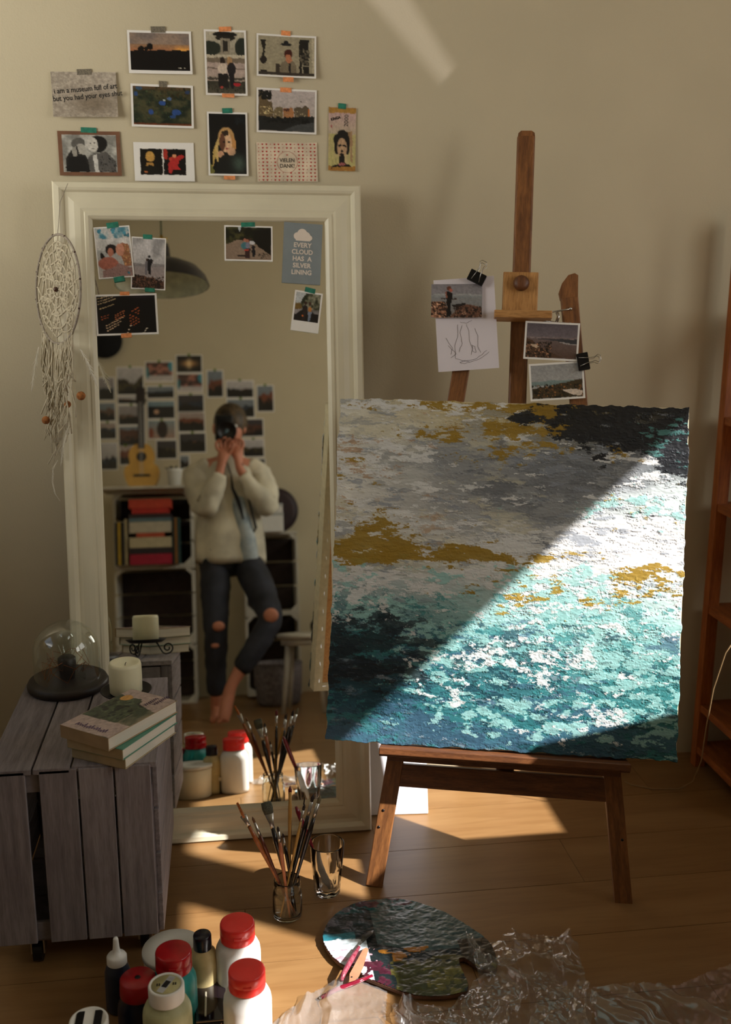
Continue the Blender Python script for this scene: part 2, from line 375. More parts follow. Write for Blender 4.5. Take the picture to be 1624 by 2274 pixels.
# ceiling with an added slot of dimmed glass, shaped to throw the wall streak
sk = []
for px, py in ((778, -40), (880, -50), (1012, 158), (982, 194)):
    p = aty(px, py, YW); sk.append(p-SUN*((ZC-p.z)/(-SUN.z))*1.0)
bm = bmesh.new(); oc = [(XL, YB), (XR, YB), (XR, YW), (XL, YW)]
inn = [(p.x, p.y) for p in sk]; cx = sum(p[0] for p in inn)/4; cy = sum(p[1] for p in inn)/4
inn = sorted(inn, key=lambda p: math.atan2(p[1]-cy, p[0]-cx))
from mathutils.geometry import tessellate_polygon
P_ = [Vector((*p, 0)) for p in oc+inn]
for z in (ZC, ZC+.01):
    vv = [bm.verts.new((p.x, p.y, z)) for p in P_]
    for tri_ in tessellate_polygon([[Vector((*p, 0)) for p in oc], [Vector((*p, 0)) for p in inn]]): bm.faces.new([vv[i] for i in tri_])
struct(bmobj('ceiling', bm, CEIL))
w = struct(prism('window_4', inn, ZC+.001, ZC+.009, thin_glass('dimmed_glass', (.36, .36, .38), .02)))
# floor: laminate boards, each its own piece
fl = struct(slab('floor', (XL, YB, -.03), (XR, YW, -.0005-.008), mat('floor_underlay', (60, 44, 30), .9)))
bm = bmesh.new(); abox(bm, (0, 0, 0), (1.279, .1905, .008), bev=.0002); proto = bmobj('floor_board', bm, FLOORM, fl)
first = True; row = 0; y = YB
while y < YW-.01:
    hgt = min(.192, YW-y); x = XL-(row*.47 % 1.28)
    while x < XR:
        o = proto if first else proto.copy()
        if not first: COL.objects.link(o); o.parent = fl
        first = False
        x0, x1 = max(x, XL), min(x+1.28, XR)
        if x1-x0 > .02: o.location = ((x0+x1)/2, y+hgt/2, -.004); o.scale = ((x1-x0)/1.28, hgt/.192, 1)
        else: o.location = (x1-.01, y+hgt/2, -.004); o.scale = (.015, hgt/.192, 1)
        x += 1.28
    y += .192; row += 1

# ------------------------------------------------------------------ the leaning mirror
mir = thing('mirror', 'tall cream framed mirror leaning against the wall beside the easel', 'mirror', MO, (Vector((1, 0, 0)), MU, MN))
prof = [(0, -.032), (0, .008), (.004, .014), (.016, .016), (.022, .013), (.026, .007), (.036, .001+.006), (.05, .0105), (.064, .0115), (.072, .0095), (.075, .012), (.082, .0115), (.0885, .006), (.0905, .002), (.0905, -.006)]
for s in range(4):
    bm = bmesh.new(); cs = [(0, 0), (MW, 0), (MW, MH), (0, MH)]; dg = [(1, 1), (-1, 1), (-1, -1), (1, -1)]
    a, b = s, (s+1) % 4; A = [bm.verts.new((cs[a][0]+dg[a][0]*d, cs[a][1]+dg[a][1]*d*.985, z)) for d, z in prof]; B = [bm.verts.new((cs[b][0]+dg[b][0]*d, cs[b][1]+dg[b][1]*d*.985, z)) for d, z in prof]
    for i in range(len(prof)-1): bm.faces.new((A[i], B[i], B[i+1], A[i+1]))
    bm.faces.new((A[0], A[-1], B[-1], B[0])); bm.faces.new(A); bm.faces.new(B[::-1]); bmobj('frame_rail', bm, FRAME, mir)
m, nt, b, out = newmat('mirror_silver'); b.inputs['Metallic'].default_value = 1; b.inputs['Roughness'].default_value = .0; b.inputs['Base Color'].default_value = (.95, .96, .90, 1)
box('mirror_glass', (MW/2, MH/2, -.0005), (MW-.17, MH-.17, .001), m, mir)
box('backing_board', (MW/2, MH/2, -.016), (MW-.05, MH-.05, .02), mat('hardboard', (120, 96, 66), .8), mir)

# ------------------------------------------------------------------ photographs on the wall
K = (14, 11, 12)
def tp(x, y, w, h, m, r=0): return (x, y, w, h, m, r)
LACE = mat('black_lace_tape', (30, 28, 28), .7, var=.9, scale=900, c2=(150, 138, 116))
G = 'photos taped to the wall above the mirror'
card('photo_print', 'sunset photo with black treeline, topmost left on the wall', 'photo', WALLP, (282, 67), (424, 70), (428, 166), (287, 163),
     [('g', (128, 106, 92), (170, 112, 66)), ('c', 0, .35, (122, 106, 98), (150, 124, 104), 4), ('gr', .3, .5, (150, 112, 80), (176, 104, 60)), ('glow', .88, .44, .13, .08, (255, 170, 60)), ('h', .47, -.02, .07, 9, K), ('e', .18, .42, .05, .07, K), ('e', .33, .36, .055, .09, K), ('e', .26, .42, .04, .06, K), ('s', 24, .8, .92, .93, .935, .004, (190, 180, 160))], .035, [tp(351, 66, .034, .014, LACE, .02)], group=G, bottom=.05)
card('photo_print', 'blue cornflower meadow photo under the sunset photo', 'photo', WALLP, (290, 185), (429, 191), (430, 284), (293, 283),
     [('g', (60, 52, 34), (22, 26, 18)), ('c', 0, 1, (28, 40, 28), (74, 72, 44), 7), ('gr', 0, .1, (110, 78, 48), (60, 54, 34)), ('s', 120, 0, .1, 1, 1, .008, (62, 84, 52)), ('s', 60, .4, .0, 1, .3, .02, (70, 62, 34)), ('e', .5, .42, .06, .06, (38, 76, 150)), ('e', .3, .66, .05, .07, (40, 74, 146)), ('e', .74, .66, .08, .08, (36, 72, 140)), ('e', .62, .3, .04, .04, (70, 100, 150)), ('e', .68, .77, .05, .05, (34, 66, 120)), ('e', .05, .2, .04, .06, (40, 70, 120)), ('e', .1, .05, .06, .04, (50, 80, 110)), ('e', .94, .12, .04, .05, (40, 60, 96)), ('e', .53, .34, .02, .03, (170, 180, 170)), ('gr', .95, 1, (80, 40, 22), (150, 76, 34))], .035, [tp(362, 187, .019, .014, LACE, -.02)], group=G, seed=5)
rt_, w_, h_, zf_ = card('quote_print', 'sandy grey print of a handwritten style quote, leftmost on the wall', 'print', WALLP, (112, 159), (257, 161), (264, 262), (121, 261),
     [('g', (186, 172, 152), (158, 144, 124)), ('c', 0, 1, (160, 146, 128), (182, 168, 149), 30), ('n', .22, 70), ('glow', .65, .7, .35, .25, (128, 112, 92))], 0, [tp(187, 160, .034, .013, LACE, .03)], lift=.012, pr=(1, 1, 0), group=G)
INK = mat('black_ink', (18, 16, 15), .6, var=0)
text('lettering', 'i am a museum full of art', .0172, INK, rt_, (.003, .0135), R(5.2), z=.0009, sx=.87, bold=.0002, zf=zf_)
text('lettering', 'but you had your eyes shut', .0172, INK, rt_, (.007, -.0035), R(5.2), z=.0009, sx=.87, bold=.0002, zf=zf_)
card('photo_print', 'black and white photo of two people hugging, brown border', 'photo', WALLP, (127, 291), (266, 292), (271, 391), (134, 390),
     [('g', (176, 172, 162), (150, 146, 136)), ('c', 0, 1, (130, 128, 120), (186, 182, 172), 5), ('e', .30, .24, .13, .16, (92, 88, 82)), ('e', .34, .38, .09, .15, (170, 164, 152)), ('p', [(.05, .62), (.2, .35), (.27, .3), (.3, .5), (.42, .55), (.5, .8), (.5, 1), (.05, 1)], (38, 36, 34)), ('p', [(.16, .4), (.24, .3), (.26, .55), (.2, .68)], (150, 144, 132)), ('e', .66, .24, .17, .22, (26, 24, 24)), ('e', .56, .26, .10, .2, (196, 190, 178)), ('e', .53, .22, .02, .02, (40, 38, 36)), ('e', .60, .21, .02, .02, (60, 56, 52)), ('e', .56, .37, .04, .015, (90, 84, 78)), ('p', [(.46, .6), (.56, .5), (.8, .45), (.98, .7), (.98, 1), (.48, 1)], (88, 84, 80)), ('p', [(.55, .55), (.62, .52), (.66, 1), (.58, 1)], (196, 192, 184)), ('s', 60, .68, .55, .98, 1, .012, (56, 54, 52)), ('p', [(.1, .6), (.4, .58), (.5, 1), (.06, 1)], (24, 23, 23))], .0, [tp(197, 289, .037, .012, TEALT, -.03)],
     paper=mat('brown_card', (118, 78, 52), .7), pr=(.87, .84, 0), group=G)
card('art_card', 'white card with two small coloured portraits, resting above mirror frame', 'print', WALLP, (296, 315), (429, 318), (434, 404), (300, 401),
     [('g', (222, 214, 204), (222, 214, 204)), ('r', 0, 0, .485, 1, (22, 18, 14)), ('r', .515, 0, 1, 1, (20, 14, 14)), ('e', .22, .3, .10, .2, (206, 150, 62)), ('p', [(.13, .55), (.3, .55), (.3, .66), (.12, .66)], (176, 124, 52)), ('p', [(.02, 1), (.06, .7), (.2, .62), (.38, .7), (.44, 1)], (26, 24, 18)), ('e', .12, .88, .05, .03, (190, 100, 50)), ('e', .56, .2, .05, .22, (182, 44, 32)), ('e', .72, .4, .1, .1, (206, 60, 40)), ('p', [(.6, .6), (.7, .35), (.92, .22), (.98, .28), (.86, .45), (.82, .66), (.9, .8), (.72, .78), (.68, .94), (.62, .9)], (196, 36, 34)), ('e', .75, .27, .04, .07, (222, 140, 90))], 0, [], lift=.002, pr=(.76, .68, 0, -.02), group=G)
card('photo_print', 'portrait photo of two people seated before a stone fountain', 'photo', WALLP, (452, 66), (547, 67), (549, 214), (458, 211),
     [('g', (172, 158, 132), (164, 142, 126)), ('gr', 0, .4, (188, 176, 150), (150, 140, 116)), ('e', .08, .27, .3, .12, (40, 46, 36)), ('e', .95, .25, .2, .16, (38, 44, 36)), ('e', .5, .04, .32, .045, (26, 24, 22)), ('e', .5, .1, .26, .04, (36, 32, 28)), ('r', .38, .1, .62, .36, (140, 128, 106)), ('r', .44, .14, .56, .32, (44, 40, 34)), ('r', 0, .37, 1, .42, (190, 176, 148)), ('r', 0, .42, 1, .5, (120, 104, 84)), ('r', 0, .5, 1, .72, (178, 154, 140)), ('r', 0, .58, 1, .6, (110, 92, 78)), ('r', 0, .74, 1, .78, (74, 66, 56)), ('gr', .8, 1, (54, 52, 40), (84, 78, 62)), ('s', 80, 0, .84, 1, 1, .02, (60, 56, 44)), ('e', .42, .48, .07, .08, (40, 28, 22)), ('e', .41, .59, .13, .09, (206, 184, 162)), ('p', [(.28, .68), (.55, .68), (.56, .9), (.3, .9)], (30, 26, 26)), ('e', .6, .48, .07, .08, (176, 132, 84)), ('e', .64, .6, .12, .1, (34, 30, 34)), ('p', [(.56, .68), (.72, .68), (.7, .92), (.62, .92)], (28, 26, 32)), ('e', .78, .85, .1, .03, (190, 30, 40)), ('e', .37, .9, .04, .02, (180, 60, 50))], .045, [tp(500, 65, .03, .011, ORANGET, .05), tp(507, 213, .03, .009, ORANGET, 0)], group=G, seed=2)
card('photo_print', 'indoor photo of a person taking a picture under a lamp', 'photo', WALLP, (569, 73), (703, 82), (701, 176), (571, 170),
     [('g', (160, 148, 118), (154, 142, 112)), ('r', .96, 0, 1, 1, (186, 172, 140)), ('p', [(.04, .1), (.14, .1), (.12, .3), (.1, .5), (.14, .6), (.1, .7), (.04, .6), (.08, .4)], (34, 30, 26)), ('e', .09, .62, .06, .1, (34, 28, 26)), ('r', .04, .88, .16, 1, (36, 30, 28)), ('e', .49, .2, .10, .035, (30, 30, 32)), ('e', .49, .15, .04, .05, (30, 30, 32)), ('e', .53, .44, .075, .13, (72, 26, 20)), ('e', .53, .52, .05, .06, (196, 110, 70)), ('p', [(.36, 1), (.4, .7), (.48, .6), (.6, .6), (.68, .72), (.68, 1)], (122, 108, 84)), ('p', [(.48, .6), (.54, .7), (.6, .6), (.56, .5), (.5, .5)], (190, 114, 74)), ('r', .54, .68, .58, 1, (34, 28, 28)), ('p', [(.3, .7), (.38, .72), (.38, 1), (.32, 1)], (60, 50, 40)), ('r', .73, .05, .9, 1, (30, 28, 24)), ('s', 60, .73, .3, .9, .7, .014, (110, 100, 80)), ('r', .78, .72, .9, .75, (150, 138, 112)), ('r', .78, .72, .8, 1, (150, 138, 112)), ('gr', .92, 1, (60, 50, 42), (60, 50, 42))], .03, [tp(635, 74, .023, .011, ORANGET, -.04), tp(640, 178, .026, .011, ORANGET, .02)], group=G, seed=3, lift=.007)
card('photo_print', 'photo of a row of gabled town houses at dusk', 'photo', WALLP, (569, 197), (706, 198), (700, 300), (571, 293),
     [('g', (186, 172, 168), (178, 164, 152)), ('p', [(0, .02), (.12, .05), (.18, .3), (.24, .25), (.27, .65), (0, .65)], (104, 84, 54)), ('s', 60, 0, 0, .22, .22, .02, (26, 26, 24)), ('s', 40, .02, .4, .25, .6, .009, (206, 180, 120)), ('p', [(.27, .48), (.32, .42), (.38, .4), (.43, .42), (.43, .68), (.27, .68)], (118, 100, 66)), ('p', [(.44, .45), (.5, .43), (.58, .4), (.62, .45), (.62, .68), (.44, .68)], (176, 112, 62)), ('p', [(.45, .46), (.54, .42), (.54, .5), (.45, .5)], (84, 44, 32)), ('p', [(.63, .42), (.7, .38), (.78, .4), (.84, .34), (.9, .4), (.9, .68), (.63, .68)], (92, 78, 58)), ('p', [(.88, .45), (.91, .42), (.91, .6), (.88, .6)], (214, 110, 40)), ('s', 80, .28, .48, .88, .64, .006, (190, 170, 130)), ('p', [(0, .62), (.3, .68), (.95, .6), (1, .62), (1, 1), (0, 1)], (30, 32, 32)), ('s', 70, .1, .66, .9, .78, .02, (18, 20, 20)), ('p', [(.4, 1), (.7, .82), (1, .76), (1, 1)], (66, 68, 68)), ('e', .755, .25, .012, .014, (40, 36, 34))], .03, [tp(635, 200, .028, .011, ORANGET, 0)], group=G, seed=4)
card('photo_print', 'portrait photo of a fair haired person on black, below the fountain photo', 'photo', WALLP, (460, 248), (549, 250), (552, 391), (463, 390),
     [('g', (16, 17, 18), (20, 20, 20)), ('s', 40, .7, .05, .98, .17, .02, (26, 34, 38)), ('e', .46, .42, .23, .2, (200, 150, 84)), ('p', [(.24, .4), (.16, .7), (.05, .95), (.1, .6)], (204, 166, 80)), ('p', [(.18, .5), (.26, .36), (.22, .86), (.14, .7)], (214, 176, 96)), ('p', [(.6, .32), (.7, .42), (.74, .56), (.62, .64)], (206, 140, 70)), ('e', .45, .47, .165, .17, (226, 176, 128)), ('p', [(.32, .3), (.5, .26), (.52, .34), (.4, .38)], (56, 40, 26)), ('e', .35, .47, .08, .14, (110, 66, 44)), ('e', .54, .46, .04, .014, (44, 34, 30)), ('e', .39, .46, .035, .014, (34, 24, 20)), ('e', .48, .57, .045, .018, (160, 70, 60)), ('e', .3, .67, .09, .06, (206, 150, 110)), ('e', .6, .62, .12, .07, (214, 158, 116)), ('p', [(.1, 1), (.2, .82), (.35, .68), (.7, .68), (.95, .95), (.95, 1)], (26, 28, 26)), ('glow', .8, .82, .2, .14, (66, 84, 72)), ('p', [(0, .8), (.12, .95), (.1, 1), (0, 1)], (120, 116, 50))], .045, [tp(505, 246, .025, .012, TEALT, .05), tp(510, 395, .028, .009, ORANGET, 0)], group=G, seed=6)
HEART = mat('red_print_ink', (186, 52, 48), .7, var=.05)
rt_, w_, h_, zf_ = card('thank_you_card', 'cream thank you card covered in rows of small red hearts', 'card', WALLP, (569, 315), (703, 318), (707, 405), (572, 402), None, 0, [], group=G, lift=.002, paper=mat('cream_card', (222, 204, 178), .7))
bm = bmesh.new()
for j in range(11):
    for i in range(15):
        x = -w_/2+w_*(i+.5+.1*(j % 2))/15.2; y = h_/2-h_*(j+.55)/11
        if (x/.027)**2+((y)/.027)**2 < 1: continue
        s = .0022 if i % 3 else .0012; z = zf_(x, y)+.0009
        vs_ = [bm.verts.new((x+a*s, y+b*s, z)) for a, b in ((0, -1.1), (1, .1), (.9, .8), (.45, .95), (0, .5), (-.45, .95), (-.9, .8), (-1, .1))]; bm.faces.new(vs_)
tag(bmobj('heart_pattern', bm, HEART, rt_), kind='stuff')
bm = bmesh.new(); atube(bm, [(.0255*math.cos(a*R(10)), .0255*math.sin(a*R(10)), .0016) for a in range(37)], .0003, 4); bmobj('ring', bm, HEART, rt_)
GI = mat('grey_ink', (66, 60, 52), .7, var=.02)
text('lettering', 'VIELEN', .0135, GI, rt_, (0, .004), 0, zf=zf_, z=.0009, sx=.9, bold=.0001)
text('lettering', 'DANK!', .0135, GI, rt_, (0, -.0095), 0, zf=zf_, z=.0009, sx=.9, bold=.0001)
bm = bmesh.new(); bm.faces.new([bm.verts.new((a*.0018, .017+b*.0018, .0018)) for a, b in ((0, -1.1), (1, .1), (.9, .8), (.45, .95), (0, .5), (-.45, .95), (-.9, .8), (-1, .1))]); bmobj('heart', bm, HEART, rt_)
rt_, w_, h_, zf_ = card('banknote_print', 'tall pink and yellow banknote print with a black portrait', 'print', WALLP, (730, 237), (791, 240), (789, 381), (729, 379),
     [('g', (196, 158, 144), (190, 172, 96)), ('gr', 0, .09, (178, 124, 40), (184, 132, 50)), ('gr', .09, .42, (196, 158, 150), (188, 168, 138)), ('gr', .42, .92, (182, 170, 104), (190, 152, 100)), ('gr', .92, 1, (176, 122, 44), (170, 110, 40)), ('c', .42, .92, (186, 174, 102), (200, 176, 120), 6), ('r', .66, .38, .84, .6, (150, 114, 74)), ('r', .8, .36, .88, .85, (168, 128, 88)), ('e', .48, .50, .3, .1, (22, 19, 18)), ('e', .5, .42, .17, .07, (22, 19, 18)), ('e', .62, .43, .1, .05, (26, 22, 20)), ('e', .32, .6, .1, .14, (22, 19, 18)), ('e', .7, .6, .08, .14, (22, 19, 18)), ('e', .5, .63, .18, .15, (192, 150, 108)), ('e', .42, .6, .07, .018, (20, 18, 17)), ('e', .58, .6, .07, .018, (20, 18, 17)), ('e', .5, .69, .05, .02, (40, 30, 26)), ('e', .5, .74, .08, .022, (20, 18, 17)), ('p', [(.42, .76), (.6, .76), (.62, .88), (.9, .93), (.08, .93), (.4, .88)], (24, 21, 20)), ('e', .5, .89, .13, .025, (176, 92, 90)), ('e', .12, .93, .0, .0, (0, 0, 0)), ('e', .12, .3, .03, .02, (180, 80, 80))], 0, [tp(760, 236, .02, .013, TEALT, -.05)], group=G, pr=(1, 1, 0), seed=8, lift=.003)
text('lettering', 'KINGA', .009, INK, rt_, (-.017, .049), R(16), zf=zf_, z=.0012, sx=.9, bold=.0003)
text('lettering', '2000', .0145, GI, rt_, (.0105, .045), R(88), zf=zf_, z=.0012)
text('lettering', '2', .009, INK, rt_, (-.026, -.069), 0, zf=zf_, z=.0012)

# photographs taped to the mirror
G = 'photos taped to the mirror glass'; P = MIRP
card('photo_print', 'photo of two people lying back under a blue cloudy sky', 'photo', P, (207, 505), (288, 501), (298, 614), (220, 621),
     [('g', (150, 160, 158), (180, 168, 160)), ('c', 0, .45, (180, 176, 170), (206, 200, 194), 5), ('c', .0, .22, (60, 128, 148), (190, 186, 180), 5), ('e', .12, .06, .06, .04, (50, 126, 150)), ('s', 12, .5, .02, 1, .2, .05, (58, 130, 150)), ('p', [(.1, .5), (.2, .52), (.22, .6), (.1, .62)], (30, 26, 24)), ('e', .42, .44, .17, .11, (34, 26, 24)), ('e', .4, .5, .09, .09, (182, 108, 82)), ('p', [(.62, .4), (.75, .32), (.95, .36), (1, .8), (.8, .78), (.7, .6)], (160, 96, 60)), ('e', .68, .46, .13, .13, (206, 134, 104)), ('s', 40, .78, .36, 1, .76, .02, (196, 140, 86)), ('e', .3, .72, .3, .13, (176, 96, 76)), ('p', [(.1, 1), (.1, .86), (.5, .8), (.6, .72), (1, .84), (1, 1)], (150, 112, 104)), ('s', 90, .1, .82, 1, 1, .008, (120, 84, 80)), ('e', .88, .93, .04, .03, (50, 120, 140))], .03, [tp(250, 500, .028, .013, TEALT, .08), tp(265, 620, .026, .012, TEALT, .1)], group=G, gap=.003, seed=11, lift=.002)
card('photo_print', 'photo of a couple standing on rocks under pale clouds', 'photo', P, (293, 526), (369, 529), (367, 645), (290, 641),
     [('g', (176, 168, 166), (158, 146, 142)), ('c', 0, .5, (150, 146, 144), (196, 190, 188), 4), ('gr', .5, .56, (140, 134, 132), (128, 122, 122)), ('gr', .56, .75, (150, 138, 136), (156, 140, 136)), ('p', [(0, .72), (.3, .74), (.5, .77), (1, .84), (1, 1), (0, 1)], (52, 34, 28)), ('s', 200, .0, .76, 1, 1, .02, (120, 78, 58)), ('s', 120, .0, .76, 1, 1, .014, (30, 22, 20)), ('e', .52, .36, .035, .025, (24, 22, 24)), ('p', [(.44, .41), (.6, .4), (.66, .44), (.58, .54), (.57, .72), (.5, .72), (.46, .54)], (28, 26, 30)), ('e', .45, .43, .03, .022, (70, 46, 34)), ('p', [(.4, .46), (.48, .46), (.48, .56), (.46, .73), (.4, .73), (.39, .56)], (110, 104, 108))], .03, [tp(328, 526, .022, .011, TEALT, 0), tp(333, 644, .024, .009, TEALT, 0)], group=G, gap=.002, seed=12, lift=.002)
card('photo_print', 'night photo of slanting city window lights on black', 'photo', P, (211, 656), (348, 650), (352, 740), (214, 748),
     [('g', (16, 14, 16), (14, 12, 13)), ('glow', .75, .02, .2, .06, (40, 34, 42))]+[('p', [(x, y), (x+.035, y-.018), (x+.035, y+.004), (x, y+.024)], c) for x, y, c in
      [(.02+.045*i, .06+.07*j-.02*i, (188, 160, 116)) for j in range(3) for i in range(5+j)]+[(.04+.045*i, .33-.022*i, (190, 160, 110)) for i in range(6)]+[(.06+.05*i, .55+.07*j-.025*i, (170, 74, 34)) for j in range(2) for i in range(3)]+[(.3+.045*i, .5+.06*j-.03*i, (196, 104, 56)) for j in range(3) for i in range(4)]+[(.14+.045*i, .78+.07*j-.035*i, (214, 176, 134)) for j in range(3) for i in range(7-j)]+[(.55+.045*i, .45+.075*j-.04*i, (190, 84, 36)) for j in range(6) for i in range(4) if (i*7+j*3) % 5]+[(.48+.03*i, .98-.09*i, (220, 190, 160)) for i in range(3)]+[(.76+.03*i, .99-.05*i, (206, 190, 166)) for i in range(3)]], .03, [tp(277, 652, .023, .009, ORANGET, 0), tp(281, 745, .025, .01, ORANGET, .05)], group=G, gap=.002, res=1.3, seed=13, lift=.002)
card('photo_print', 'photo of friends standing on a gravel path by trees', 'photo', P, (497, 500), (605, 503), (606, 583), (500, 577),
     [('g', (150, 150, 140), (150, 120, 92)), ('c', 0, .52, (24, 26, 14), (74, 70, 32), 8), ('p', [(.26, 0), (.34, 0), (.3, .16)], (170, 176, 176)), ('p', [(0, .54), (.3, .38), (.42, .42), (.66, .52), (1, .8), (1, 1), (0, 1)], (142, 116, 94)), ('p', [(.62, .1), (1, 0), (1, .86), (.72, .6), (.6, .4)], (20, 18, 12)), ('e', .34, .88, .1, .03, (40, 30, 26)), ('e', .42, .4, .035, .05, (186, 110, 84)), ('e', .47, .42, .035, .05, (168, 96, 72)), ('e', .54, .38, .035, .05, (70, 44, 34)), ('e', .41, .58, .07, .12, (60, 118, 128)), ('e', .48, .56, .05, .1, (120, 120, 140)), ('e', .58, .48, .06, .06, (200, 196, 196)), ('p', [(.57, .56), (.65, .56), (.64, .92), (.58, .92)], (26, 24, 30)), ('p', [(.43, .66), (.54, .66), (.52, .96), (.42, .96)], (60, 34, 34)), ('e', .45, .7, .06, .03, (196, 60, 44)), ('s', 20, .7, .8, .95, .95, .012, (70, 56, 44))], .03, [tp(551, 499, .034, .011, TEALT, .05)], group=G, gap=.002, seed=14, lift=.002)
rt_, w_, h_, zf_ = card('cloud_poster', 'blue grey card with a white cloud and five lines of capitals', 'card', P, (632, 493), (717, 499), (711, 633), (625, 628), None, 0, [], gap=.002, paper=mat('blue_grey_card', (128, 136, 138), .75, var=.03), lift=.001, group=G)
IV = mat('ivory_ink', (222, 208, 194), .7, var=.02)
for k, s in enumerate(('EVERY', 'CLOUD', 'HAS  A', 'SILVER', 'LINING')): text('lettering', s, .0158, IV, rt_, (0, .0200-.0166*k), 0, z=.0012, sx=(1.0, .96, .98, .97, .98)[k], bold=.0004)
bm = bmesh.new()
for cx_, cy_, r in ((-.014, .040, .009), (-.002, .046, .0125), (.008, .041, .0105), (.017, .037, .0065), (.0, .038, .009)):
    bmesh.ops.create_circle(bm, cap_ends=True, segments=24, radius=r, matrix=Matrix.Translation((cx_, cy_+.002, .0012+r*.002)))
abox(bm, (.0005, .0350, .00125), (.036, .008, .0001)); bmobj('cloud_shape', bm, IV, rt_)
card('instant_photo', 'small instant photo of two people on a bridge, right of mirror', 'photo', P, (656, 643), (717, 653), (707, 741), (645, 733),
     [('g', (170, 172, 170), (60, 50, 42)), ('c', .0, .55, (40, 44, 24), (150, 146, 120), 7), ('p', [(0, 0), (.4, 0), (.2, .35), (0, .4)], (186, 190, 190)), ('e', .1, .5, .18, .12, (120, 90, 34)), ('p', [(0, .7), (.3, .62), (1, .68), (1, 1), (0, 1)], (26, 20, 20)), ('p', [(0, .62), (.3, .58), (.05, .8), (0, .8)], (150, 142, 142)), ('e', .42, .36, .06, .06, (60, 34, 24)), ('e', .6, .37, .06, .06, (70, 40, 28)), ('e', .42, .55, .1, .13, (40, 28, 28)), ('e', .62, .56, .07, .1, (196, 120, 50)), ('p', [(.54, .64), (.7, .64), (.66, .98), (.6, .98)], (120, 130, 150)), ('p', [(.36, .66), (.48, .66), (.44, .95), (.34, .95)], (48, 34, 34)), ('e', .36, .82, .03, .04, (210, 100, 30)), ('r', .8, .6, 1, .7, (130, 124, 122))], .06, [tp(689, 645, .026, .012, TEALT, -.1)], group=G, gap=.002, pr=(.88, .70, .11), seed=15, lift=.002)

# ------------------------------------------------------------------ easel and painting (one leaning plane)
a_, b_, c_ = -.2437, -.0127, .2432
EU = Vector((math.cos(a_)*math.cos(b_), math.sin(a_)*math.cos(b_), math.sin(b_))); bk = Vector((-math.sin(a_), math.cos(a_), 0))
EV = Vector((0, 0, 1))*math.cos(c_)+bk*math.sin(c_); EV = (EV-EU*EV.dot(EU)).normalized(); EN = EU.cross(EV)
PBL = Vector((.2097, 2.1802, .3569))
ea = thing('easel', 'brown wooden A-frame easel holding the teal seascape painting', 'easel', PBL, (EU, EV, EN))
def plank(name, p0, p1, w, d0, d1, m, par=ea, bev=.002, horiz=False):   # a lath between two points of the plane, faces at depths d0..d1
    p0, p1 = Vector((*p0, 0)), Vector((*p1, 0)); ax = (p1-p0).normalized(); L = (p1-p0).length; sd = Vector((ax.y, -ax.x, 0))
    rot = Matrix((sd, ax, Vector((0, 0, 1)))).transposed(); c = (p0+p1)/2; bm = bmesh.new(); abox(bm, (0, 0, 0), (w, L, d1-d0), None, bev)
    o = bmobj(name, bm, m, par); o.location = (c.x, c.y, (d0+d1)/2); o.rotation_euler = rot.to_euler(); return o
WL = wood('easel_leg_wood', (142, 92, 48), (104, 64, 32), (14, 1.4, 14), .5, 7)
WR = wood('easel_rail_wood', (118, 72, 38), (84, 48, 24), (14, 2.0, 14), .5, 7)
WP = wood('easel_block_wood', (196, 146, 88), (168, 118, 64), (12, 1.4, 12), .5, 6)
zf0 = -.050
plank('leg', (.122, -.352), (.302, 1.06), .040, zf0-.024, zf0, WL)
rl = plank('leg', (.706, -.360), (.527, 1.06), .040, zf0-.024, zf0, WL)
prism('leg_top', [(.5065, 1.055), (.5465, 1.055), (.545, 1.112), (.537, 1.117), (.522, 1.112), (.508, 1.092), (.502, 1.072)], zf0-.023, zf0-.001, WL, ea)
mast = plank('mast', (.421, -.10), (.4125, 1.452), .0425, zf0-.046, zf0-.025, WL, bev=.004)
prism('mast_tip', [(.3925, 1.448), (.4335, 1.448), (.432, 1.458), (.425, 1.463), (.40, 1.463), (.3935, 1.457)], zf0-.045, zf0-.026, WL, ea)
plank('clamp_block', (.412, 1.02), (.412, 1.119), .083, zf0-.024, zf0-.006, WP)
kb = lathe('clamp_knob', [(0, .022), (.010, .0215), (.0165, .018), (.019, .011), (.017, .004), (.011, 0), (0, 0)], WR, ea, 24); kb.location = (.413, 1.090, zf0-.007)
plank('clamp_ledge', (.352, 1.012), (.486, 1.012), .018, zf0-.024, zf0+.030, WP)
for s in (-.008, .010):
    tube('clamp_rod', [(.47, 1.012+s, zf0-.004), (.505, 1.012+s*1.6, zf0-.004), (.528, 1.012+s*1.9, zf0+.004)], .0022, STEEL, ea)
    sphere('rod_end', (.53, 1.012+s*1.95, zf0+.004), (.004, .004, .004), STEEL, ea, 6)
tube('wing_nut', [(.499, 1.001, zf0), (.502, 1.012, zf0+.006), (.499, 1.023, zf0)], .0035, STEEL, ea)
tray = plank('tray', (.128, -.0135), (.694, -.0165), .020, zf0, .032, WR)
plank('tray_lip', (.128, -.010), (.694, -.013), .016, .032, .040, WR)
plank('tray_support', (.142, -.036), (.684, -.040), .024, zf0-.022, zf0+.018, WR)
plank('rail', (.150, -.085), (.668, -.089), .054, zf0-.020, zf0-.002, WR)
for x, y in ((.128, -.21), (.137, -.17), (.695, -.2)):
    b = lathe('screw', [(0, .0015), (.003, .001), (.0035, 0), (0, 0)], BLACK, ea, 10); b.location = (x, y, zf0)
# prop leg behind, standing on the floor near the wall
def l2w(u, v, n): return PBL+EU*u+EV*v+EN*n
def w2l(p): q = Vector(p)-PBL; return Vector((q.dot(EU), q.dot(EV), q.dot(EN)))
pf = w2l((.77, 2.56, .012)); tube('prop_leg', [w2l((.77, 2.58, .012)), (.417, .72, zf0-.06)], .014, WL, ea, 4, smooth=False)

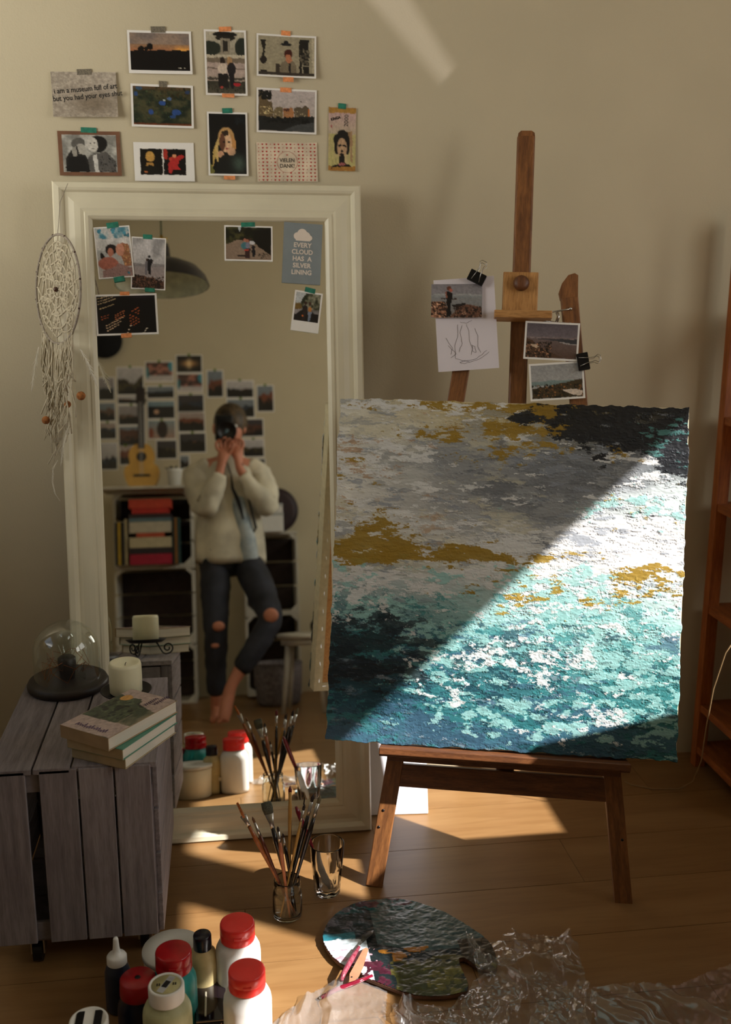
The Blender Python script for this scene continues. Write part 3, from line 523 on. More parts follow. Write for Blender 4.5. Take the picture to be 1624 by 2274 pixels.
# painting: a deep stretched canvas whose knife strokes are real relief
pt = thing('painting', 'abstract teal, white and gold seascape in thick knife strokes', 'painting', PBL, (EU, EV, EN))
S_ = .8; NP_ = 660
yy, xx = np.meshgrid(np.linspace(1, 0, NP_), np.linspace(0, 1, NP_), indexing='ij')
def fb2(fx, fy, sd, o=6, g=.60):
    t = 0; a = 1.; n = 0
    for i in range(o): t = t+a*vnoise(xx*fx*2**i+13.7*i+sd, yy*fy*2**i+5.3*i+sd*.37, sd+i*7); n += a; a *= g
    return t/n
def rank(a): r = np.empty(a.size, np.float32); r[np.argsort(a.ravel(), kind='stable')] = np.linspace(0, 1, a.size, dtype=np.float32); return r.reshape(a.shape)
wu = xx+(fb2(4, 9, 301)-.5)*.16; wv = yy+(fb2(5, 14, 311)-.5)*.13
rowsC = [(1.0, (184, 182, 172), (152, 120, 40), (20, 22, 26)), (.93, (214, 212, 202), (176, 164, 128), (18, 20, 25)), (.85, (200, 198, 190), (152, 156, 158), (26, 30, 35)), (.78, (208, 206, 196), (132, 135, 138), (190, 198, 198)), (.70, (212, 210, 203), (130, 132, 134), (204, 218, 215)),
  (.62, (212, 210, 200), (196, 197, 196), (226, 225, 227)), (.55, (186, 170, 126), (210, 210, 206), (222, 224, 223)), (.48, (160, 170, 172), (202, 208, 206), (206, 218, 214)), (.40, (112, 142, 146), (154, 190, 187), (166, 204, 200)), (.32, (60, 100, 108), (122, 172, 171), (118, 170, 167)), (.22, (18, 38, 48), (62, 118, 124), (58, 122, 122)), (.12, (34, 72, 88), (46, 102, 110), (48, 114, 115)), (0, (74, 104, 124), (36, 82, 96), (32, 80, 88))]
vs_r = np.array([r[0] for r in rowsC])[::-1]; im = np.zeros((NP_, NP_, 3))
for ch_ in range(3):
    cl = [np.interp(wv, vs_r, np.array([r[k_][ch_] for r in rowsC])[::-1]) for k_ in (1, 2, 3)]; t = np.clip(wu, 0, 1)
    im[..., ch_] = np.where(t < .5, cl[0]*(1-2*t)+cl[1]*2*t, cl[1]*(2-2*t)+cl[2]*(2*t-1))
sg = lambda x, w=.02: 1/(1+np.exp(-np.clip(x/w, -30, 30)))
band = lambda x, c, w: np.exp(-((x-c)/w)**2)
gtri = sg(.875-wv)*np.where(wu < .62, sg(wv-(.86-(wu-.28)*.78)), sg(wv-(.605+(wu-.62)*.74)))*sg(wu-.27)
im = im*(1-gtri[..., None])+np.array((116, 119, 123))*gtri[..., None]
im *= (.90+.22*fb2(7, 60, 401))[..., None]*(.92+.16*fb2(30, 90, 411, 4))[..., None]
hh = fb2(10, 26, 421, 5)*.0010
dkt = sg(wv-np.interp(wu, [0, .46, .56, .70, .85, 1], [1.3, 1.05, .955, .885, .865, .80]), .008)
U, Vv = xx, yy; low = sg(.36-Vv, .03)
LAY = [((134, 141, 152), .20*sg(Vv-.45)+.12*low, (9, 34)), ((198, 192, 168), .26*sg(Vv-.62)*sg(.6-U, .05), (8, 26)), ((150, 152, 152), .30*sg(Vv-.6)*sg(.62-U, .08)+.3*gtri, (9, 30)), ((100, 103, 108), .34*gtri, (9, 30)), ((214, 214, 212), .38*sg(Vv-.44)*(1-gtri)*(1-dkt)+.10*gtri, (8, 30)),
  ((22, 56, 70), .42*low*sg(Vv+.02)*(1-.3*sg(U-.5, .1)), (11, 26)), ((52, 126, 128), .42*low+.25*band(Vv, .38, .07), (12, 24)), ((62, 92, 116), .22*low+.3*band(Vv, .02, .05), (8, 24)), ((148, 194, 190), .44*band(Vv, .36, .09)+.30*sg(.30-Vv)*sg(U-.22, .05)*sg(Vv-.04)+.34*sg(U-.52, .04)*band(Vv, .74, .07)*(1-gtri)+.14*band(Vv, .5, .07), (13, 28)),
  ((16, 22, 30), .55*sg(.25-U+.5*(.3-Vv)*0, .04)*band(Vv, .24, .11)+.06*low, (10, 24)), ((214, 215, 214), .16*band(Vv, .22, .10)*sg(U-.25, .05)+.20*band(Vv, .07, .06)*band(U, .58, .22)+.25*band(Vv, .40, .06), (17, 30)), ((168, 128, 92), .12*sg(Vv-.5)*sg(.3-U, .06), (14, 34)),
  ((18, 20, 25), .97*dkt+.30*band(U, .72, .08)*band(Vv, .86, .03), (9, 26)), ((148, 116, 34), np.clip(.85*band(Vv, .985, .022)*band(U, .47, .2)+.6*band(Vv, .925, .022)*band(U, .42, .2)+.12*sg(Vv-.84)*(1-dkt)+.90*band(Vv, .555, .026)*sg(.50-U, .03)+.40*band(Vv, .64, .07)*sg(.24-U, .05)+.97*band(Vv, .49, .033)*sg(U-.86, .02)+.55*band(Vv, .53, .03)*sg(U-.80, .03)+.6*band(Vv, .555, .014)*band(U, .6, .05)+.13*band(Vv, .44, .06)*sg(U-.25)+.05*sg(Vv-.5)*(1-gtri)+.25*band(U, .62, .05)*sg(Vv-.94), 0, .97), (10, 30)),
  ((96, 168, 160), .16*sg(U-.82, .03)*sg(Vv-.80)*dkt, (20, 60)), ((40, 38, 44), .10*band(U, .86, .07)*band(Vv, .70, .016), (18, 60))]
for i_, (c_, D_, (fx_, fy_)) in enumerate(LAY):
    q_ = 1.5 if i_ == 13 else 1.9; r_ = rank(fb2(fx_*q_, fy_*q_, 500+i_*31, 6, .72)+.45*fb2(fx_*.5, fy_*.5, 900+i_*17, 2, .5)); e_ = r_-(1-D_*(.8 if i_ == 13 else 1)); mk = (e_ > 0) & (D_ > .01)
    al_ = 1.0 if i_ in (10, 13, 15, 12, 4) else (.95 if i_ == 8 else .72)
    A_ = (np.clip(e_*(30 if al_ > .9 else 12), 0, 1)*al_*(.78+.22*fb2(20, 80, 700+i_, 3)))[..., None]*mk[..., None]
    im = im*(1-A_)+np.array(c_)*(.93+.12*fb2(25, 110, 720+i_, 3))[..., None]*A_
    hh = np.where(mk, hh*.7+.0007+.0006*np.exp(-np.abs(e_)*30), hh)
im = np.clip(im, 0, 255)
ed = np.minimum(np.minimum(xx, 1-xx), np.minimum(yy, 1-yy)); hh = hh+(fbm(xx*90, yy*200, 33, 3)-.5)*.0012+.0007*np.abs(fb2(9, 16, 777)-.5)*2
jx = (fbm(xx*0+3, yy*42, 5, 4)-.5)*.018*np.exp(-np.minimum(xx, 1-xx)*60)*np.where(xx < .5, -1, 1); jy = (fbm(xx*42, yy*0+5, 6, 4)-.5)*.016*np.exp(-np.minimum(yy, 1-yy)*60)*np.where(yy < .5, -1, 1)
hh = hh*.9
co = np.stack([xx*S_+jx*.5, yy*S_+jy*.5, hh+.0005], -1).reshape(-1, 3); idx = np.arange(NP_*NP_).reshape(NP_, NP_)
f = np.stack([idx[:-1, :-1], idx[1:, :-1], idx[1:, 1:], idx[:-1, 1:]], -1).reshape(-1, 4)
ring = np.concatenate([idx[0, :], idx[1:, -1], idx[-1, -2::-1], idx[-2:0:-1, 0]])
co2 = co[ring].copy(); co2[:, 2] = -.004; nb = len(co); nr = len(ring); k = np.arange(nr)
f2 = np.stack([ring[k], ring[(k+1) % nr], nb+(k+1) % nr, nb+k], -1)
colv = im.reshape(-1, 3); pm = colmat('oil_paint', .42, .45)
gridmesh('paint_layer', np.concatenate([co, co2]), np.concatenate([f, f2]), np.concatenate([colv, colv[ring]*.8]), pm, pt, True)
CANV = mat('raw_canvas', (208, 194, 160), .9, var=.06, scale=70, bump=.3, bscale=900)
PINE = wood('stretcher_pine', (206, 152, 88), (186, 130, 68), (12, 12, 1.2), .7, 6)
def canvas_back(par, w, h, t, bar=.045, face=None):
    for lo, hi in (((0, 0), (bar*0+.004, h)), ((w-.004, 0), (w, h)), ((0, 0), (w, .004)), ((0, h-.004), (w, h))):
        slab('canvas_edge', (lo[0], lo[1], -t), (hi[0], hi[1], 0), CANV, par, .0012)
    slab('canvas_back', (.003, .003, -.003), (w-.003, h-.003, -.001), CANV, par)
    for lo, hi in (((.004, .004), (bar, h-.004)), ((w-bar, .004), (w-.004, h-.004)), ((bar, .004), (w-bar, bar)), ((bar, h-bar), (w-bar, h-.004))):
        slab('stretcher_bar', (lo[0], lo[1], -t+.0015), (hi[0], hi[1], -.006), PINE, par, .0015)
    for lo, hi in (((.0, .0), (.024, h)), ((w-.024, 0), (w, h)), ((.024, 0), (w-.024, .024)), ((.024, h-.024), (w-.024, h))):
        slab('folded_canvas', (lo[0], lo[1], -t-.0008), (hi[0], hi[1], -t+.0015), CANV, par)
canvas_back(pt, S_, S_, .040)
bm = bmesh.new()
for i in range(16): abox(bm, (.014, .03+i*.05, -.0412), (.0015, .010, .0008), Matrix.Rotation(.1, 3, 'Z'))
for i in range(16): abox(bm, (.03+i*.05, .014, -.0412), (.010, .0015, .0008))
tag(bmobj('staples', bm, STEEL, pt), kind='stuff')

# papers clipped to the easel
def epl(n): return (PBL, EU, EV, EN, n)
def ecard(name, label, cat, off, *a, **k): return card(name, label, cat, (PBL+EN*off, EU, EV, EN), *a, gap=0, **k)
r1, w_, h_, zf_ = ecard('sketch_sheet', 'white paper with a faint pencil figure sketch clipped to the easel', 'paper', zf0+.0035, (960, 622), (1098, 614), (1108, 818), (977, 827), lift=.006, paper=mat('sketch_paper', (216, 208, 214), .7, var=.03, scale=6))
PENC = mat('pencil', (110, 100, 100), .8)
bm = bmesh.new(); cur = [[(-.02, .0), (-.022, -.03), (-.03, -.05), (-.028, -.07), (-.04, -.078)], [(.0, .0), (.006, -.02), (.005, -.04), (.012, -.06), (.008, -.074)], [(-.01, -.002), (-.016, -.02), (-.012, -.045), (-.02, -.065)], [(.02, -.012), (.026, -.03), (.024, -.055), (.03, -.07)], [(-.045, -.05), (-.03, -.065), (-.03, -.08), (-.01, -.088), (.02, -.084), (.045, -.066)], [(-.02, -.09), (-.01, -.094), (.002, -.09), (-.008, -.086), (-.02, -.09)], [(.0, -.092), (.03, -.084), (.05, -.07)], [(-.014, .006), (.0, .002), (.014, .008)], [(-.05, -.03), (-.035, -.055), (-.04, -.07)], [(.01, -.05), (.018, -.055), (.02, -.07), (.012, -.066), (.012, -.052)]]
for c in cur:
    P_ = []
    for i in range(len(c)-1):
        for t in range(4): P_.append((c[i][0]+(c[i+1][0]-c[i][0])*t/4+random.gauss(0, .0005), c[i][1]+(c[i+1][1]-c[i][1])*t/4+random.gauss(0, .0005)))
    P_.append(c[-1]); atube(bm, [(x, y, zf_(x, y)+.0008) for x, y in P_], .00035, 4)
bmobj('pencil_drawing', bm, PENC, r1)
SHORE = [('g', (128, 122, 128), (150, 148, 150)), ('gr', .3, .42, (158, 158, 158), (120, 124, 126)), ('gr', .42, 1, (130, 130, 130), (120, 108, 100))]
ecard('photo_print', 'photo of a dark dressed woman on a rocky shore, over the sketch sheet', 'photo', zf0+.0095, (958, 630), (1071, 632), (1071, 706), (958, 706),
      SHORE+[('gr', .5, 1, (130, 132, 134), (110, 100, 94)), ('p', [(0, .5), (.2, .52), (.3, .62), (.32, 1), (0, 1)], (150, 98, 70)), ('s', 60, 0, .52, .32, 1, .02, (70, 44, 34)), ('s', 40, 0, .55, .32, 1, .012, (206, 150, 116)), ('p', [(.4, .62), (.7, .55), (.66, .66), (.45, .7)], (34, 28, 28)), ('p', [(.5, .74), (.7, .6), (1, .7), (1, 1), (.36, 1)], (110, 70, 52)), ('s', 90, .45, .66, 1, 1, .018, (60, 38, 30)), ('s', 40, .4, .72, 1, 1, .01, (180, 130, 100)), ('p', [(.2, .42), (.5, .42), (.52, .46), (.2, .45)], (60, 40, 36)), ('e', .35, .13, .045, .07, (110, 60, 40)), ('e', .39, .19, .03, .05, (180, 90, 70)), ('p', [(.27, .24), (.34, .2), (.42, .28), (.42, .42), (.38, .6), (.4, .97), (.3, .97), (.31, .6)], (20, 17, 18)), ('p', [(.27, .24), (.3, .22), (.32, .42), (.29, .42)], (150, 84, 62))], .0, [], seed=21, lift=.003)
G = 'photos clipped on the right leg of the easel'
ecard('photo_print', 'upper right easel photo of a curving beach under grey sky', 'photo', zf0+.012, (1168, 713), (1288, 718), (1284, 804), (1162, 796),
      [('g', (92, 82, 90), (140, 126, 130)), ('gr', .38, .42, (110, 96, 96), (150, 130, 128)), ('gr', .42, 1, (110, 92, 90), (90, 64, 52)), ('p', [(.2, .44), (1, .42), (1, .56), (.6, .5)], (54, 54, 60)), ('p', [(.6, .5), (1, .56), (1, .6), (.7, .55)], (160, 150, 146)), ('p', [(0, .44), (.12, .48), (.2, .62), (.45, .8), (.7, .95), (.75, 1), (0, 1)], (84, 56, 38)), ('s', 120, 0, .55, .5, 1, .016, (46, 32, 24)), ('s', 50, 0, .6, .5, 1, .012, (190, 130, 90)), ('p', [(.08, .6), (.22, .62), (.26, .7), (.14, .7)], (200, 170, 140))], .035, [], group=G, seed=22, lift=.002)
ecard('photo_print', 'lower right easel photo of a pale bay and green headland', 'photo', zf0+.0105, (1174, 812), (1297, 798), (1299, 886), (1179, 890),
      [('g', (150, 150, 150), (172, 168, 164)), ('gr', .48, .62, (120, 142, 140), (112, 130, 126)), ('p', [(0, .70), (.3, .66), (.6, .56), (1, .46), (1, 1), (0, 1)], (70, 54, 30)), ('s', 160, 0, .6, 1, 1, .018, (40, 34, 20)), ('s', 60, .1, .6, 1, .95, .014, (150, 96, 48)), ('p', [(.6, .76), (.8, .74), (1, .82), (.96, .96), (.8, .94), (.7, .85)], (212, 190, 170))], .035, [], group=G, seed=23, lift=.002)
def clip(label, u, v, rz, s=1.0):
    t = thing('binder_clip', label, 'clip', l2w(u, v, zf0+.016), None)
    M = Matrix((EU, EV, EN)).transposed() @ Matrix.Rotation(rz, 3, 'Z'); t.rotation_euler = M.to_euler()
    bm = bmesh.new(); w = .040*s; h = .026*s
    pts = [(-h/2, -.0035), (-h/2, .0035), (h/2, .0065), (h/2, -.0065)]
    A = [bm.verts.new((-w/2, y, z)) for y, z in pts]; B = [bm.verts.new((w/2, y, z)) for y, z in pts]
    for i in range(4): bm.faces.new((A[i], A[(i+1) % 4], B[(i+1) % 4], B[i]))
    bm.faces.new(A); bm.faces.new(B[::-1]); bmesh.ops.bevel(bm, geom=bm.edges[:], offset=.0008, segments=2, affect='EDGES'); bmobj('clip_body', bm, BLACK, t)
    for sgn, lift in ((1, .010), (-1, -.004)):
        z0 = .005*sgn; P_ = [(-.010*s, -h*.35, z0+.002*sgn), (-.006*s, h*.3, z0+lift*.6), (-.0042*s, h*1.0, z0+lift), (-.009*s, h*1.28, z0+lift), (-.006*s, h*1.5, z0+lift), (.006*s, h*1.5, z0+lift), (.009*s, h*1.28, z0+lift), (.0042*s, h*1.0, z0+lift), (.006*s, h*.3, z0+lift*.6), (.010*s, -h*.35, z0+.002*sgn)]
        tube('wire_handle', P_, .0009*s, STEEL, t, 6)
clip('black binder clip with wire loop on top of the sketch sheet', .308, 1.098, R(-25))
clip('black binder clip gripping the two photos on the right easel leg', .562, .906, R(-78))

# white canvas behind the mirror, standing on the floor
q0, q1 = atz(822, 1810, .002), atz(951, 1806, .002); x = (q1-q0).normalized(); y = Vector((0, .42, 1)); y = (y-x*y.dot(x)).normalized(); n = x.cross(y)
wc = thing('blank_canvas', 'blank white canvas on the floor leaning behind the mirror edge', 'canvas', q1-x*.36, (x, y, n))
slab('canvas_face', (0, 0, -.001), (.36, .52, .001), mat('primed_canvas', (236, 234, 238), .75, bump=.15, bscale=900, var=.01), wc, .0008)
canvas_back(wc, .36, .52, .018)

# ------------------------------------------------------------------ dreamcatcher on the left edge of the mirror
hc = aty(128, 643, 2.52); hr = .126; hang = R(-58)
DC = thing('dreamcatcher', 'white crocheted dreamcatcher with tassels, beads and feathers on left mirror edge', 'dreamcatcher', hc)
DC.rotation_euler = (R(-4), 0, hang)
YARN = mat('cream_yarn', (206, 194, 168), .9, var=.1, scale=300, bump=.4, bscale=800); WRAP = mat('grey_wrap', (158, 146, 132), .85, var=.15, scale=200)
tube('hoop', [(hr*math.cos(t*R(6)), 0, hr*math.sin(t*R(6))) for t in range(61)], .0027, WRAP, DC, 8)
bm = bmesh.new(); random.seed(11); pts = [(0, 0)]                     # open lace net: short cords round irregular cells
rings = [(.022, 8), (.044, 13), (.066, 18), (.088, 22), (.106, 24)]
nodes = []
for ri, (rr, n) in enumerate(rings):
    nodes.append([(rr*(1+random.uniform(-.09, .09))*math.cos(2*math.pi*(k+.5*(ri % 2)+random.uniform(-.2, .2))/n), rr*(1+random.uniform(-.09, .09))*math.sin(2*math.pi*(k+.5*(ri % 2)+random.uniform(-.2, .2))/n)) for k in range(n)])
cord = lambda p, q, r=.0016: atube(bm, [(p[0], 0, p[1]), ((p[0]+q[0])/2*1.01, random.uniform(-.001, .001), (p[1]+q[1])/2*1.01), (q[0], 0, q[1])], r, 5)
for ri, N_ in enumerate(nodes):
    for k in range(len(N_)): cord(N_[k], N_[(k+1) % len(N_)], .0026 if ri < 4 else .002)
    for k, p in enumerate(N_):
        if ri == 0: cord(p, (0, 0))
        else:
            q = min(nodes[ri-1], key=lambda q: (q[0]-p[0])**2+(q[1]-p[1])**2); cord(p, q, .0024)
        if ri == 4:
            a = math.atan2(p[1], p[0]); cord(p, (hr*math.cos(a), hr*math.sin(a)), .0013)
for a0 in range(6):                                                   # denser crochet petals
    a = a0*math.pi/3+.4
    for j in range(60):
        rr = random.uniform(.03, .10); aa = a+random.uniform(-.2, .2); p = (rr*math.cos(aa), rr*math.sin(aa)); L_ = random.uniform(.006, .012); bb = random.uniform(0, 6.3); cord(p, (p[0]+L_*math.cos(bb), p[1]+L_*math.sin(bb)), .0019)
tag(bmobj('crochet_web', bm, YARN, DC, True), kind='stuff')
BEAD = mat('brown_bead', (70, 40, 24), .4)
sphere('bead', (0, -.004, 0), (.006, .006, .006), BEAD, DC, 8)
for k in range(12):
    a = k*R(30)+.2; sphere('bead', (hr*math.cos(a)*1.01, -.001, hr*math.sin(a)*1.01), (.0027, .0027, .0027), BEAD, DC, 5)
tube('hanging_thread', [(0, 0, hr), (-.01, .01, .20), (-.012, .03, .245)], .0007, WRAP, DC, 5)
bm = bmesh.new()
for i in range(95):
    t = random.uniform(-.78, .78); a = -math.pi/2+t; x0, z0 = hr*math.cos(a), hr*math.sin(a); L_ = random.uniform(.15, .30)-abs(t)*.08; sw = random.uniform(-.012, .012); P_ = []
    for j in range(7):
        s = j/6; P_.append((x0*(1-.25*s)+sw*s+.004*math.sin(j*1.7+i), random.uniform(-.02, .012)*s+.003*math.sin(j+i*2), z0-L_*s))
    atube(bm, P_, random.uniform(.0010, .0019), 4)
tag(bmobj('tassel_strings', bm, YARN, DC, True), kind='stuff')
WOOL = mat('wool_ball', (166, 104, 52), .9, var=.25, scale=120, bump=.6, bscale=200)
inv = (Matrix.Translation(hc) @ DC.rotation_euler.to_matrix().to_4x4()).inverted()
for px, py, yy_, r in ((180, 879, 2.44, .0105), (150, 898, 2.47, .0085), (102, 933, 2.50, .0098), (116, 914, 2.54, .007)):
    p = inv @ aty(px, py, yy_); sphere('wool_ball', p, (r, r, r), WOOL, DC, 10)
FEA = mat('feather', (222, 214, 196), .9, var=.05)
def feather(path, wd, n=26):
    bm = bmesh.new(); P_ = [inv @ Vector(p) for p in path]; atube(bm, P_, .0006, 4)
    for i in range(n):
        s = i/(n-1)*(len(P_)-1); k = min(int(s), len(P_)-2); p = P_[k].lerp(P_[k+1], s-k); d = (P_[k+1]-P_[k]).normalized(); wv = wd*math.sin(math.pi*min(1, .15+.85*(i/n)))
        for sg in (-1, 1):
            e = p+Vector((sg*wv*.9, random.uniform(-.3, .3)*wv, 0))+d*wv*.9; atube(bm, [p, (p+e)/2+d*wv*.1, e], [.0006, .0006, .0002], 3, False)
    bmobj('feather', bm, FEA, DC, True)
feather([aty(128, 1022, 2.50), aty(118, 1040, 2.50), aty(116, 1070, 2.50), aty(122, 1096, 2.50), aty(133, 1112, 2.5)], .007)
feather([aty(178, 775, 2.42), aty(192, 800, 2.42), aty(205, 830, 2.42), aty(218, 862, 2.42)], .015, 34)
feather([aty(86, 770, 2.56), aty(80, 800, 2.56), aty(74, 840, 2.56), aty(70, 870, 2.56)], .013, 34)
feather([aty(150, 950, 2.45), aty(140, 990, 2.45), aty(135, 1035, 2.45)], .011, 34)

# ------------------------------------------------------------------ crate on castors and what stands on it
cx0, cx1, cy0, cy1, cz0, cz1 = -.492, -.160, 1.905, 2.354, .068, .462
cr = thing('wooden_crate', 'grey washed slatted wooden crate on castors in the left foreground', 'crate', ((cx0+cx1)/2, cy0, 0))
def cb(name, lo, hi, m, bev=.0015):
    o = cr.location; return slab(name, Vector(lo)-o, Vector(hi)-o, m, cr, bev)
for x0, x1 in ((-.492, -.416), (-.389, -.3165), (-.3125, -.2455), (-.2415, -.172)): cb('front_slat', (x0, cy0, cz0+.004), (x1, cy0+.010, cz1-.004), CRATEV)
for x0, x1 in ((-.492, -.404), (-.400, -.329), (-.325, -.250), (-.246, -.160)): cb('top_slat', (x0, cy0+.004 if x0 > -.35 else cy0, cz1-.012), (x1, cy1, cz1), CRATEY)
for z0, z1 in ((.072, .160), (.166, .252), (.258, .352), (.358, .447)): cb('side_slat', (cx1-.010, cy0+.012, z0), (cx1, cy1-.004, z1), CRATEY)
for z0, z1 in ((.072, .160), (.166, .252), (.258, .352), (.358, .447)): cb('side_slat', (cx0, cy0+.012, z0), (cx0+.008, cy1-.004, z1), CRATEY)
for x0 in (cx0+.009, cx1-.028):
    for y0 in (cy0+.011, cy1-.022): cb('corner_post', (x0, y0, cz0), (x0+.018, y0+.018, cz1-.013), CRATEV)
cb('end_board', (cx0+.03, cy1-.014, .38), (cx1-.03, cy1-.004, .446), CRATE); cb('end_board', (cx0+.03, cy1-.014, .074), (cx1-.03, cy1-.004, .16), CRATE)
cb('inner_rail', (-.49, cy0+.011, cz1-.055), (-.17, cy0+.022, cz1-.014), CRATE); cb('inner_rail', (-.49, cy0+.011, cz0+.005), (-.17, cy0+.022, cz0+.045), CRATE)
for k in range(3): cb('base_board', (cx0+.01, cy0+.02+k*.152, cz0-.004), (cx1-.012, cy0+.165+k*.152, cz0+.006), CRATE)
for px_, py_ in ((-.425, cy0+.05), (-.205, cy0+.07), (-.44, cy1-.06), (-.215, cy1-.06)):
    bm = bmesh.new(); bmesh.ops.create_cone(bm, cap_ends=True, segments=24, radius1=.024, radius2=.024, depth=.018, matrix=Matrix.Translation(Vector((px_, py_, .0245))-cr.location) @ Matrix.Rotation(R(90), 4, 'Y'))
    wq = bmobj('castor_wheel', bm, BLACK, cr); bm = bmesh.new(); abox(bm, Vector((px_, py_+.006, .058))-cr.location, (.036, .036, .012)); abox(bm, Vector((px_-.013, py_, .04))-cr.location, (.003, .026, .036)); abox(bm, Vector((px_+.013, py_, .04))-cr.location, (.003, .026, .036)); bmobj('fork', bm, STEEL, wq)

CT = cz1
dp = atz(151, 1505, CT+.022); dp.z = CT
dm = thing('glass_cloche', 'clear glass dome on a dark round base holding copper wire lights', 'cloche', dp)
lathe('base', [(0, 0), (.088, 0), (.093, .004), (.094, .012), (.090, .020), (.084, .0225), (0, .0225)], DARK, dm, 48)
Rg = .0765; lathe('dome', [(Rg, .0235), (Rg, .06)]+[(Rg*math.sin(R(90-a)) if a < 90 else 0, .088+Rg*.98*math.sin(R(a))) for a in range(0, 91, 9)], GLASS, dm, 48)
lathe('lamp_socket', [(.0, .022), (.017, .023), (.018, .040), (.021, .046), (.021, .072), (.016, .076), (0, .076)], DARK, dm, 20)
lathe('bulb', [(.010, .076), (.012, .084), (.019, .100), (.021, .112), (.018, .128), (.010, .139), (0, .143)], GLASS, dm, 24)
bm = bmesh.new(); random.seed(3)
for s in range(7):
    P_ = []; a = random.uniform(0, 6.3)
    for j in range(9): a += random.uniform(.1, .6); rr = .025+.035*abs(math.sin(j*.8+s)); P_.append((rr*math.cos(a), rr*math.sin(a), .026+.055*abs(math.sin(j*.55+s*1.3))*random.uniform(.6, 1.1)))
    atube(bm, P_, .0006, 4)
COP = mat('copper_wire', (150, 88, 50), .35, metal=1, var=.05); tag(bmobj('copper_wires', bm, COP, dm, True), kind='stuff')

cp = Vector((-.240, 2.172, CT))
PZ = .043
ch = thing('candle_holder', 'black iron candle holder with curled feet on the crate', 'candle holder', cp)
lathe('plate', [(0, PZ-.004), (.044, PZ-.004), (.054, PZ+.003), (.0565, PZ+.006), (.054, PZ+.0065), (.044, PZ), (0, PZ)], IRON, ch, 40)
for k, a in enumerate((R(-12), R(108), R(228))):
    P_ = []; cs_, sn_ = math.cos(a), math.sin(a)
    P_ += [(.028, PZ-.004), (.034, PZ-.012), (.040, PZ-.024), (.046, PZ-.034), (.054, PZ-.0385)]
    for t in range(0, 20):
        th = R(-70+t*24); rr = .0155*(1-t/26); P_.append((.060+rr*math.cos(th), .0215+rr*math.sin(th)))
    tube('curled_foot', [(r*cs_, r*sn_, z) for r, z in P_], .0021, IRON, ch, 8)
WAX = mat('candle_wax', (226, 220, 188), .45, sss=.35, var=.02)
cn = thing('pillar_candle', 'ivory pillar candle on the iron holder', 'candle', cp+Vector((0, 0, PZ+.0002)))
lathe('wax', [(0, 0), (.033, 0), (.0355, .003), (.0362, .035), (.0358, .064), (.034, .0705), (.030, .0715), (.024, .0665), (.012, .063), (0, .0625)], WAX, cn, 40, fac=lambda k, z: 1+.006*math.sin(k*.9)+.004*math.sin(z*150+k*.3))
tube('wick', [(0, 0, .062), (.001, 0, .067), (.003, .001, .070)], .0008, BLACK, cn, 5)

def book(name, label, zb, th, B, A_, C_, cov, pages=None, group='books stacked on the crate', art=None, spine=None):
    zt = zb+th; b, a, c = atz(*B, zt), atz(*A_, zt), atz(*C_, zt); x = (c-b); L = x.length; x.normalize(); y = Vector((0, 0, 1)).cross(x); w = (a-b).dot(y)
    t = thing(name, label, 'book', (b.x, b.y, zb+.0003), (x, y, Vector((0, 0, 1))), group); PG = pages or mat('book_pages', (216, 208, 192), .85, var=.05, scale=3, stretch=(1, 1, 120), bump=.1)
    slab('page_block', (.002, .003, .0012), (L-.002, w-.003, th-.0012), PG, t)
    slab('cover', (0, 0, th-.0012), (L, w, th), cov, t, .0003); slab('cover', (0, 0, 0), (L, w, .0012), cov, t, .0003)
    slab('spine', (0, 0, .0), (.0018, w, th), spine or cov, t, .0004)
    return t, L, w, th
TAN = mat('tan_spine', (170, 146, 114), .6, var=.06); CR2 = mat('beige_spine', (178, 160, 128), .6, var=.06); GRN = mat('sea_green_cover', (84, 142, 122), .55, var=.05)
book('paperback_book', 'bottom beige paperback of the stack on the crate', CT, .0225, (278, 1686), (146, 1668), (391, 1606), CR2)
book('paperback_book', 'middle paperback with sea green cover in the stack on the crate', CT+.0232, .0225, (272, 1666), (138, 1644), (394, 1584), GRN, spine=CR2)
t, L, w, th = book('paperback_book', 'top paperback with green and pink illustrated cover and orange sticker', CT+.0464, .0268, (240, 1641), (129, 1612), (394, 1556), TAN)
im_ = picture([('g', (176, 150, 140), (176, 150, 140)), ('r', 0, 0, .0, 0, (0, 0, 0)), ('p', [(.28, 0), (.85, 0), (.80, .25), (.86, .45), (.72, .62), (.66, .8), (.62, 1), (.30, 1)], (62, 72, 50)), ('s', 120, .3, .02, .8, .95, .03, (78, 92, 62)), ('s', 60, .3, .02, .8, .95, .025, (36, 44, 34)), ('c', .72, 1, (60, 72, 52), (140, 126, 98), 5), ('p', [(0, 0), (.28, 0), (.3, 1), (0, 1)], (180, 154, 144)), ('p', [(.74, .55), (1, .45), (1, 1), (.66, 1), (.7, .75)], (178, 152, 140)), ('e', .80, .20, .07, .10, (214, 148, 60)), ('n', .2, 20)], 110, 80, 31)
o = colgrid('cover_art', im_, L-.002, w-.002, PRINT, t); o.location = (L/2, w/2, th+.0002)
bm = bmesh.new(); random.seed(9)                     # hand drawn violet title and author lines
